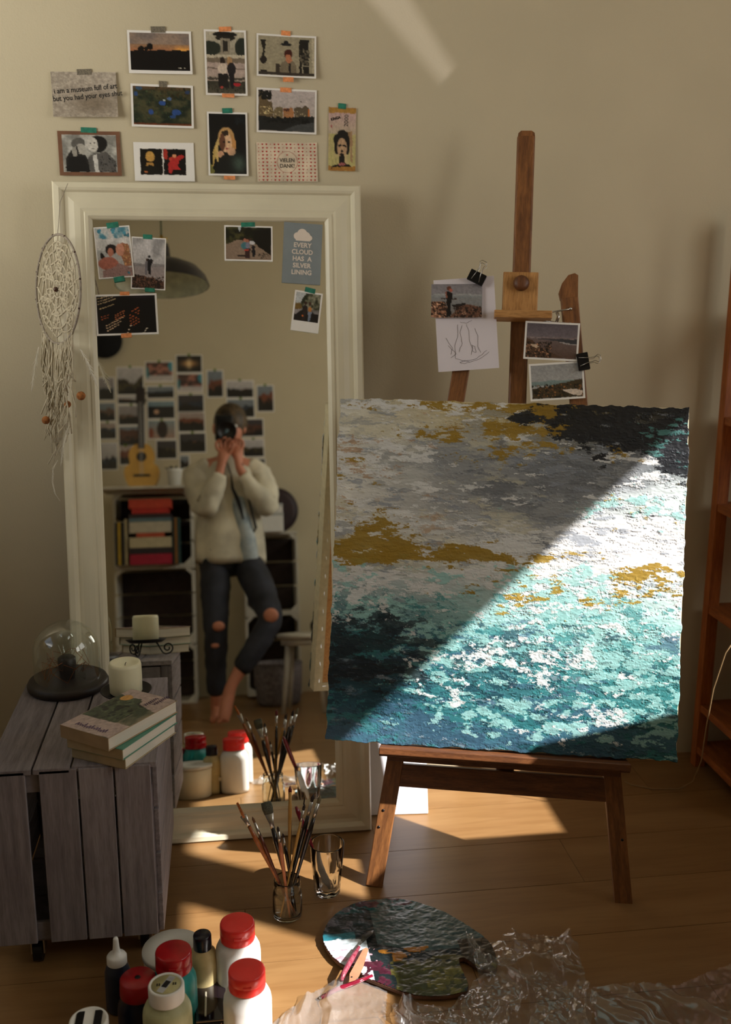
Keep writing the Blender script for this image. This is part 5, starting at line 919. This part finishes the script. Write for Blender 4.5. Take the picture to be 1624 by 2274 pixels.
# pendant lamp
lc = my(361, 634, 1.1); LR = .182
lp = thing('pendant_lamp', 'black enamel pendant lamp with white inside, seen in the mirror', 'lamp', lc)
lathe('shade', [(LR, 0), (LR*.99, .010), (LR*.93, .035), (LR*.78, .066), (LR*.52, .088), (.045, .100), (.034, .115), (.030, .150), (.026, .165), (0, .167)], mat('black_enamel', (26, 22, 26), .25), lp, 56)
lathe('shade_inside', [(LR*.985, .0005), (LR*.96, .010), (LR*.90, .033), (LR*.76, .062), (LR*.50, .084), (.04, .096), (0, .10)], mat('white_enamel', (206, 210, 186), .35), lp, 56)
lathe('brass_fitting', [(0, .165), (.012, .166), (.012, .178), (.006, .184), (.006, .20), (0, .2)], mat('brass', (196, 160, 60), .3, metal=1), lp, 16)
tube('wing_screw', [(-.022, 0, .188), (.022, 0, .188)], .0035, mat('brass', (196, 160, 60)), lp, 6); tube('cord', [(0, 0, .2), (0, 0, ZC-lc.z)], .0035, mat('green_cord', (90, 100, 70), .7), lp, 8)
# white crates stacked as shelves
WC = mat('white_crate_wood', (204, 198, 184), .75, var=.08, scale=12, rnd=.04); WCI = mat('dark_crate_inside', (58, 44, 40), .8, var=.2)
YC = -.70
def stackcrate(label, xa, xb, z0, z1, group):
    t = thing('white_crate', label, 'crate', ((xa+xb)/2, YC-.14, z0), None, group); w = (xb-xa)/2; h = z1-z0
    for z in (0, h-.012): slab('board', (-w, -.14, z), (w, .14, z+.012), WC, t, .002)
    for s in (-1, 1):
        for k in range(3): slab('side_slat', (min(s*w, s*(w-.012)), -.138, .014+k*(h-.03)/3), (max(s*w, s*(w-.012)), .138, .014+(k+.93)*(h-.03)/3), WC, t, .001)
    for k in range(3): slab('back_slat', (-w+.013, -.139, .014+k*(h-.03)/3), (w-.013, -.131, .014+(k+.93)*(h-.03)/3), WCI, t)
    for sx in (-1, 1):
        for sz in (0, 1):
            pts = [(sx*(w-.013), (h-.013) if sz else .013), (sx*(w-.05), (h-.013) if sz else .013), (sx*(w-.013), (h-.05) if sz else .05)]
            bm = bmesh.new(); A = [bm.verts.new((p[0], .139, p[1])) for p in pts]; B = [bm.verts.new((p[0], .10, p[1])) for p in pts]; bm.faces.new(A); bm.faces.new(B[::-1])
            for i in range(3): bm.faces.new((A[i], A[(i+1) % 3], B[(i+1) % 3], B[i]))
            bmobj('corner_block', bm, WC, t)
    return t
xa, xb = my(252, 1170, YC).x, my(428, 1170, YC).x; zt = my(300, 1092, YC).z; zm = my(300, 1260, YC).z; zl = zm-(zt-zm)
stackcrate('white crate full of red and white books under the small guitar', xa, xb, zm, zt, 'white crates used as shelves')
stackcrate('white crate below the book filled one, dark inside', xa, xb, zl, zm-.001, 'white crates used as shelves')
if zl > .03: slab_ = stackcrate('lowest white crate of the left stack', xa, xb, .001, zl-.001, 'white crates used as shelves')
tp_ = slab('loose_board', (xa-.05, YC-.15, zt+.0005), (xb+.06, YC+.16, zt+.016), WC, None, .002); tag(tp_, 'pale board lying on top of the left crate stack', 'board')
zt2 = zt+.0165
BK = [((206, 70, 44), .030, .15), ((188, 40, 28), .018, .13), ((52, 36, 38), .014, .15), ((96, 120, 130), .012, .15), ((196, 186, 164), .036, .15), ((190, 80, 50), .014, .10), ((198, 184, 150), .034, .15), ((40, 30, 36), .020, .15), ((168, 14, 50), .034, .15)]
z = zm+.0125; names = ['crimson', 'black', 'cream', 'short orange', 'off white', 'blue grey', 'dark brown', 'scarlet', 'orange red']
hx = (my(290, 1170, YC).x, my(382, 1170, YC).x); sc_ = (zt-zm-.06)/sum(b[1] for b in BK)
for i, (c_, th, L) in enumerate(BK[::-1]):
    th *= sc_; L = (hx[1]-hx[0])*(L/.15); t = thing('book', '%s book lying in the stack inside the upper white crate' % names[i], 'book', ((hx[0]+hx[1])/2, YC-.02, z), None, 'books in the upper white crate'); cv = mat('book_cover_%s' % names[i].replace(' ', '_'), c_, .6, var=.06)
    slab('cover', (-L/2, -.10, 0), (L/2, .10, th-.001), cv, t, .001); slab('page_block', (-L/2-.0005, -.098, .002), (L/2-.003, .097, th-.003), mat('book_pages', (216, 208, 192)), t); z += th
for i, (px, c_, tl) in enumerate(((262, (30, 28, 30), 0), (268, (196, 158, 30), 2), (275, (34, 30, 34), 4), (283, (196, 184, 150), 0), (387, (30, 40, 34), 0), (393, (150, 96, 30), 0), (398, (34, 66, 64), 0))):
    x = my(px, 1200, YC).x; h = (zt-zm)*(.56 if px < 280 else .6); t = thing('book', ['black book upright at the left edge of the crate', 'thin yellow book upright in the crate', 'dark book upright beside the yellow one', 'cream book upright left of the stack', 'dark green book upright right of the stack', 'ochre book upright right of the stack', 'teal black book upright at the right end'][i], 'book', (x, YC-.02, zm+.0125), None, 'books in the upper white crate')
    slab('cover', (-.008, -.09, 0), (.007, .09, h), mat('upright_cover_%d' % i if False else 'upright_cover_'+'abcdefg'[i], c_, .6), t, .001); slab('page_block', (-.006, -.088, .001), (.005, .0895, h+.0005), mat('book_pages', (216, 208, 192)), t)
# small guitar
gx = my(315, 1078, -.76); gt = thing('ukulele', 'small pale yellow guitar standing on the shelf board, seen in mirror', 'guitar', (gx.x, -.80, zt2)); gs = (my(315, 975, -.76).z-my(315, 1078, -.76).z)/.245
gt.rotation_euler = (R(-4), 0, R(180)); ol = []
for t_ in range(40):
    a = 2*math.pi*t_/40; zz = .1225-.1225*math.cos(a); wv = (.094 if zz < .13 else .074)*abs(math.sin(a))**.55; k = abs(zz-.135)/.05
    wv -= .014*math.exp(-(zz-.14)**2/.0007); ol.append((math.copysign(max(wv, 0), math.sin(a))*gs, zz*gs))
bm = bmesh.new(); A = [bm.verts.new((p[0], -.028, p[1])) for p in ol]; B = [bm.verts.new((p[0], .028, p[1])) for p in ol]; bm.faces.new(A); bm.faces.new(B[::-1])
for i in range(40): bm.faces.new((A[i], A[(i+1) % 40], B[(i+1) % 40], B[i]))
bmobj('body', bm, mat('spruce', (206, 156, 66), .35, var=.05), gt)
for nm, c, rr in (('sound_hole', (0, -.0285, .175*gs), .026*gs),):
    bm = bmesh.new(); bmesh.ops.create_cone(bm, cap_ends=True, segments=28, radius1=rr, radius2=rr, depth=.002, matrix=Matrix.Translation(c) @ Matrix.Rotation(R(90), 4, 'X')); bmobj(nm, bm, BLACK, gt)
box('bridge', (0, -.030, .075*gs), (.085*gs, .006, .012), BLACK, gt); slab('neck', (-.018, -.036, .22*gs), (.018, -.012, .46*gs), mat('fingerboard', (40, 28, 26), .5), gt, .002); slab('headstock', (-.026, -.032, .46*gs), (.026, -.016, .55*gs), mat('fingerboard', (40, 28, 26)), gt, .003)
for k in (-1, 1):
    for j in (0, 1): tube('tuning_peg', [(k*.026, -.024, (.48+.04*j)*gs), (k*.038, -.024, (.48+.04*j)*gs)], .004, BLACK, gt, 8)
for k in range(4): tube('string', [(-.009+.006*k, -.0335 if False else -.0375, .075*gs), (-.009+.006*k, -.0385, .47*gs)], .0006, WHITE, gt, 4)
pt2 = my(388, 1075, -.76); po = thing('flower_pot', 'white pot with a dark plant beside the small guitar', 'plant pot', (pt2.x, -.76, zt2)); lathe('pot', [(0, 0), (.032, 0), (.044, .098), (.047, .10), (.047, .112), (.042, .112), (.040, .10), (0, .095)], WHITE, po, 32)
bm = bmesh.new(); random.seed(5)
for i in range(22):
    a = random.uniform(0, 6.3); l = random.uniform(.02, .05); p = Vector((.02*math.cos(a), .02*math.sin(a), .095)); atube(bm, [p, p+Vector((l*.5*math.cos(a), l*.5*math.sin(a), .02)), p+Vector((l*math.cos(a), l*math.sin(a), .03))], [.003, .006, .001], 5, True, .4)
tag(bmobj('leaves', bm, mat('dark_leaf', (30, 42, 28), .6), po), kind='stuff')
# right hand white crate with boxes, dark round hat box behind, stool, basket
xa2, xb2 = my(540, 1180, -.72).x, my(660, 1180, -.72).x; zt3 = my(640, 1178, -.72+.14).z; zm3 = zt3-.46
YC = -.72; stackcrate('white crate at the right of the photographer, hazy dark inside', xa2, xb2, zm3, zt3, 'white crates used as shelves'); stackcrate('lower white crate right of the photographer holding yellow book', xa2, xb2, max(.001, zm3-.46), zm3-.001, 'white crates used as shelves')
yb = my(626, 1318, -.66); t = thing('book', 'yellow book lying in the lower right crate', 'book', (yb.x, -.68, max(.001, zm3-.46)+.013)); slab('cover', (-.05, -.07, 0), (.05, .07, .10), mat('yellow_cover', (206, 176, 30), .6), t, .001); slab('page_block', (-.0505, -.068, .004), (.048, .068, .096), mat('book_pages', (216, 208, 192)), t)
for nm, (X0, Y0, X1, Y1), lb in (('storage_box', (560, 1136, 630, 1176), 'larger white box on the right crate behind the photographer'), ('storage_box', (566, 1116, 628, 1135), 'smaller white box stacked on the larger white box')):
    a = my(X0, Y0, -.68); b = my(X1, Y1, -.68); zb_ = zt3+.0005 if Y1 == 1176 else zt3+.0005+(hb if True else 0); hb = abs(a.z-b.z); t = thing(nm, lb, 'box', ((a.x+b.x)/2, -.74, zb_)); W_ = abs(b.x-a.x)/2
    slab('box_body', (-W_, -.06, 0), (W_, .06, hb-.014), WHITE, t, .002); slab('lid', (-W_-.002, -.062, hb-.013), (W_+.002, .062, hb-.001), mat('box_lid', (196, 200, 196), .5), t, .002)
c = my(612, 1133, -.90); ht = thing('round_mirror_frame', 'large dark maroon disc leaning on the wall behind the white boxes', 'wall decoration', (c.x, -.93, c.z)); ht.rotation_euler = (R(-90), 0, 0)
lathe('disc', [(0, .012), (.10, .010), (.128, .006), (.130, 0), (.128, -.006), (0, -.01)], mat('maroon', (42, 20, 24), .6, var=.1), ht, 56); lathe('rim', [(.126, .008), (.134, .006), (.136, 0), (.134, -.006), (.126, -.008)], mat('maroon', (42, 20, 24)), ht, 56)
sc = my(672, 1412, -.1); stz = .39; sc = Vector((.36, -.10, 0))
st = thing('stool', 'white painted stool with a round seat, seen in the mirror', 'stool', (sc.x, sc.y, 0)); lathe('seat', [(0, stz-.022), (.135, stz-.022), (.142, stz-.014), (.142, stz-.006), (.136, stz), (0, stz)], WC, st, 40)
lathe('apron', [(.115, stz-.055), (.12, stz-.055), (.12, stz-.022), (.115, stz-.022)], WC, st, 32)
for k in range(4):
    a = R(45+90*k+12); tube('leg', [(.145*math.cos(a), .145*math.sin(a), 0), (.10*math.cos(a), .10*math.sin(a), stz-.02)], [.011, .016], WC, st, 10)
tag(skin('dark_cloth', [((sc.x+.03, sc.y, stz+.025), (.07, .045)), ((sc.x+.09, sc.y+.02, stz+.035), (.05, .04))], [(0, 1)], mat('black_cloth', (20, 18, 20), .95)), 'dark cloth lying on the white stool', 'cloth')
bs = thing('basket', 'grey woven basket on the floor behind the photographer', 'basket', (.235, -.42, 0)); lathe('basket_body', [(0, .004), (.10, .0), (.115, .02), (.125, .12), (.128, .22), (.122, .225), (.118, .2), (.10, .02), (0, .012)], mat('grey_weave', (128, 120, 122), .9, var=.2, scale=60, bump=.5), bs, 48, fac=lambda k, z: 1+.012*(k % 2)); tube('rim', [(.127*math.cos(a*R(10)), .127*math.sin(a*R(10)), .222) for a in range(37)], .006, mat('grey_weave', (128, 120, 122)), bs, 8)

# ------------------------------------------------------------------ the photographer, standing behind the camera, knee crossed
SKIN = mat('skin', (196, 128, 100), .55, sss=.08, var=.04); DEN = mat('dark_denim', (44, 46, 56), .85, var=.3, scale=9, bump=.4, bscale=400); JK = mat('cream_denim', (216, 208, 186), .85, var=.14, scale=9, bump=.7, bscale=26)
pe = thing('person', 'person in cream jacket and ripped dark jeans photographing into the mirror', 'person', (-.03, -.06, 0)); PO = pe.location.copy()
V = []; E = []
def jn(p, r, par=None):
    V.append((Vector(p)-PO, r)); i = len(V)-1
    if par is not None: E.append((par, i))
    return i
pv = jn((0, -.16, .82), (.125, .095)); wa = jn((.0, -.17, .98), (.11, .085), pv); cs1 = jn((.0, -.19, 1.14), (.125, .09), wa); cs2 = jn((.005, -.20, 1.25), (.11, .07), cs1); nk = jn((.008, -.20, 1.315), .045, cs2)
n2_ = jn((.010, -.19, 1.36), .042, nk); h1 = jn((.012, -.175, 1.405), (.058, .066), n2_); h2 = jn((.012, -.185, 1.47), (.072, .088), h1); h3 = jn((.012, -.19, 1.535), (.060, .072), h2)
def arm(s, sh, el, wr, pts, thumb, palm):
    a = jn(sh, .048, cs2); b = jn((Vector(sh)*.5+Vector(el)*.5), .040, a); e = jn(el, .034, b); w_ = jn(wr, .022, e); p = jn(palm, (.030, .016), w_)
    for f_ in pts:
        q = p
        for i_, c_ in enumerate(f_): q = jn(c_, (.0095, .0085, .0075, .0065)[i_], q)
    q = w_ if False else p
    for i_, c_ in enumerate(thumb): q = jn(c_, (.011, .0095, .008)[i_], q)
ld = Vector(fw); cbk = CAM-ld*.11                                # camera body centre
def fing(base, d1, d2, L):
    b0 = Vector(base); return [b0, b0+Vector(d1)*L*.45, b0+Vector(d1)*L*.6+Vector(d2)*L*.3, b0+Vector(d1)*L*.62+Vector(d2)*L*.6]
pL = Vector((-.022, -.045, 1.305)); fL = [fing(pL+Vector((-.03+.019*k, .006, .03-.003*abs(k-1))), (.1*(k-1.5), .15, 1), (.75, .2, .2), (.060, .070, .066, .052)[k]) for k in range(4)]
arm(-1, (-.165, -.20, 1.255), (-.105, -.03, 1.035), (-.038, -.03, 1.225), fL, [pL+Vector((.03, .01, .0)), pL+Vector((.05, .02, .03)), pL+Vector((.055, .02, .055))], pL)
pR = Vector((.050, -.065, 1.315)); fR = [fing(pR+Vector((.028-.018*k, .008, .028)), (.05, .1, 1), (-.7, .3, .2), (.052, .064, .068, .058)[k]) for k in range(4)]
arm(1, (.165, -.20, 1.245), (.195, -.09, 1.03), (.058, -.045, 1.225), fR, [pR+Vector((-.03, .01, .0)), pR+Vector((-.04, .02, .03)), pR+Vector((-.035, .02, .055))], pR)
hl = jn((-.075, -.15, .79), .078, pv); kl = jn((-.080, .06, .445), .050, hl); al = jn((-.088, .03, .09), .030, kl); heL = jn((-.088, .02, .035), .030, al); bl_ = jn((-.095, .12, .025), (.036, .022), heL); jn((-.098, .175, .016), (.030, .014), bl_)
hr_ = jn((.078, -.14, .79), .078, pv); kr = jn((.190, .16, .475), .050, hr_); mr_ = jn((.09, .21, .34), .044, kr); ar = jn((-.018, .255, .175), .027, mr_); br_ = jn((-.030, .262, .125), .032, ar); tr_ = jn((-.052, .300, .052), (.036, .022), br_)
for k in range(5): jn((-.078+.012*k, .318-.002*k, .016+.001*k), .0075 if k else .0095, tr_)
skin('body', V, E, SKIN, pe, 2)
from mathutils import noise as mnoise
def sk2(name, L, ed, m, sub=2, crease=.0):
    o = skin(name, [(Vector(p)-PO, r) for p, r in L], ed, m, pe, sub+(1 if crease else 0))
    for v in (o.data.vertices if crease else ()):            # folds of cloth
        q = v.co; d = mnoise.noise(Vector((q.x*9, q.y*9, q.z*16)))+.6*mnoise.noise(Vector((q.x*22+3, q.y*22, q.z*34))); v.co = q+v.normal*d*crease
    return o
bm = bmesh.new(); NS = 56                              # jacket: hanging trunk with an open hem, collar and two sleeves
def ring_(z, cx, cy, rx, ry, hem=0): return [bm.verts.new(Vector((cx+rx*math.cos(2*math.pi*k/NS)*(1+hem*math.sin(k*1.1)), cy+ry*math.sin(2*math.pi*k/NS)*(1+hem*math.cos(k*.7)), z-hem*.25*(math.cos(2*math.pi*k/NS)+.4*math.sin(k*.9))))-PO) for k in range(NS)]
RG = [ring_(.79, 0, -.165, .140, .100), ring_(.765, 0, -.160, .168, .128, .035), ring_(.755, 0, -.160, .176, .135, .035)]+[ring_(z, cx_, cy_, rx, ry, h_) for z, cx_, cy_, rx, ry, h_ in ((.79, 0, -.16, .180, .136, .03), (.84, 0, -.163, .176, .132, .02), (.90, 0, -.167, .170, .127, .015), (.96, 0, -.172, .164, .122, .01), (1.02, 0, -.177, .160, .118, .01), (1.08, 0, -.183, .160, .115, 0), (1.14, 0, -.188, .163, .112, 0), (1.19, 0, -.193, .163, .106, 0), (1.235, .002, -.196, .150, .094, 0), (1.27, .004, -.198, .120, .080, 0), (1.30, .006, -.198, .085, .066, 0), (1.325, .008, -.196, .062, .058, 0), (1.345, .009, -.192, .060, .058, 0), (1.335, .009, -.192, .050, .048, 0), (1.30, .008, -.194, .045, .044, 0))]
for A, B in zip(RG, RG[1:]):
    for k in range(NS): bm.faces.new((A[k], A[(k+1) % NS], B[(k+1) % NS], B[k]))
def sleeve(path, rad):
    P_ = [Vector(p)-PO for p in path]; Q = []; q_ = []
    for i in range(len(P_)-1):
        for t in range(6): Q.append(P_[i].lerp(P_[i+1], t/6)); q_.append(rad[i]+(rad[i+1]-rad[i])*t/6)
    Q.append(P_[-1]); q_.append(rad[-1])
    for _ in range(2): Q = [Q[0]]+[(Q[i-1]+Q[i]*2+Q[i+1])/4 for i in range(1, len(Q)-1)]+[Q[-1]]
    atube(bm, Q, q_, 26)
sleeve([(-.095, -.195, 1.250), (-.162, -.19, 1.215), (-.146, -.12, 1.12), (-.110, -.030, 1.035), (-.078, -.026, 1.115), (-.046, -.028, 1.20)], [.060, .070, .068, .064, .054, .036])
sleeve([(.095, -.195, 1.245), (.165, -.19, 1.205), (.187, -.14, 1.11), (.190, -.085, 1.035), (.130, -.06, 1.115), (.070, -.046, 1.20)], [.060, .070, .066, .062, .052, .034])
jk_ = bmobj('jacket', bm, JK, pe, True)
for v in jk_.data.vertices:
    q = v.co; d = mnoise.noise(Vector((q.x*9, q.y*9, q.z*14)))+.7*mnoise.noise(Vector((q.x*24+3, q.y*24, q.z*30))); v.co = q+v.normal*d*.012
sk2('shirt', [((.090, -.085, .72), (.080, .062)), ((.078, -.08, .90), (.060, .050)), ((.04, -.085, 1.10), (.03, .035))], [(0, 1), (1, 2)], mat('white_shirt', (186, 194, 196), .85, c2=(120, 136, 146), scale=14))
sk2('jeans', [((0, -.16, .80), (.100, .085)), ((-.076, -.145, .76), .092), ((-.080, -.03, .60), .078), ((-.080, .065, .445), .064), ((-.085, .045, .28), .056), ((-.088, .03, .10), .050), ((.080, -.135, .76), .092), ((.14, .03, .62), .080), ((.190, .165, .475), .064), ((.10, .212, .34), .058), ((.02, .245, .235), .044)],
    [(0, 1), (1, 2), (2, 3), (3, 4), (4, 5), (0, 6), (6, 7), (7, 8), (8, 9), (9, 10)], DEN, 2, .005)
for c, s in (((-.066, .118, .452), (.030, .016, .024)), ((.182, .224, .498), (.036, .014, .034)), ((-.085, .108, .36), (.02, .008, .012))):
    sphere('knee_rip', Vector(c)-PO, s, SKIN, pe, 8)
HAIR = mat('brown_hair', (84, 66, 42), .6, var=.35, scale=60, stretch=(1, 1, .2), bump=.6)
sphere('hair', Vector((.020, -.213, 1.492))-PO, (.088, .098, .102), HAIR, pe, 18); sphere('hair_bun', Vector((.03, -.315, 1.53))-PO, (.042, .04, .04), HAIR, pe, 10)
for s in (-1, 1): sphere('ear', Vector((.012+s*.076, -.185, 1.455))-PO, (.010, .018, .028), SKIN, pe, 8)
sphere('nose', Vector((.012, -.098, 1.425))-PO, (.012, .016, .018), SKIN, pe, 8)
for s in (-1, 1): sphere('eye', Vector((.012+s*.030, -.108, 1.456))-PO, (.012, .008, .008), WHITE, pe, 8)
sphere('mouth', Vector((.012, -.104, 1.392))-PO, (.022, .008, .007), mat('lips', (168, 84, 74), .5), pe, 8)
# the camera in front of the face (its lens ends just behind the viewpoint)
Rm = Matrix((rt, up, -fw)).transposed(); dv = thing('photo_camera', 'black camera with a round lens held before the face', 'camera', CAM-fw*.10); dv.rotation_euler = Rm.to_euler()
box('camera_body', (.0, .008, .012), (.088, .135, .052), BLACK, dv, bev=.008); box('grip', (.0, -.055, -.008), (.07, .03, .05), BLACK, dv, bev=.008)
lathe('lens_barrel', [(.030, -.018), (.036, -.022), (.037, -.055), (.046, -.060), (.052, -.085), (.049, -.087), (.037, -.075), (0, -.072)], BLACK, dv, 40); lathe('front_element', [(0, -.0735), (.024, -.0725), (.030, -.0715), (.034, -.0715)], mat('lens_coating', (14, 12, 22), .05, spec=1), dv, 32); box('viewfinder', (.03, .0, .030), (.026, .04, .03), BLACK, dv, bev=.004)
q = CAM-fw*.10
tag(tube('camera_strap', [q+Vector((.045, 0, -.03)), Vector((.072, -.040, 1.25)), Vector((.082, -.035, 1.15)), Vector((.110, -.040, 1.02)), Vector((.130, -.05, .93)), Vector((.118, -.06, .90)), Vector((.085, -.055, .96)), Vector((.05, -.05, 1.06)), Vector((.02, -.05, 1.13)), Vector((.015, -.06, 1.20)), q+Vector((-.03, -.0, -.05))], [.004, .004, .005, .007, .010, .012, .022, .022, .012, .006, .004], mat('black_strap', (20, 18, 18), .8), dv, 8, .3), None)
st_ = [c for c in bpy.data.objects if c.name.startswith('camera_strap')][0]; st_.matrix_parent_inverse = Matrix.Translation(dv.location).inverted() if False else (Matrix.Translation(dv.location) @ dv.rotation_euler.to_matrix().to_4x4()).inverted()
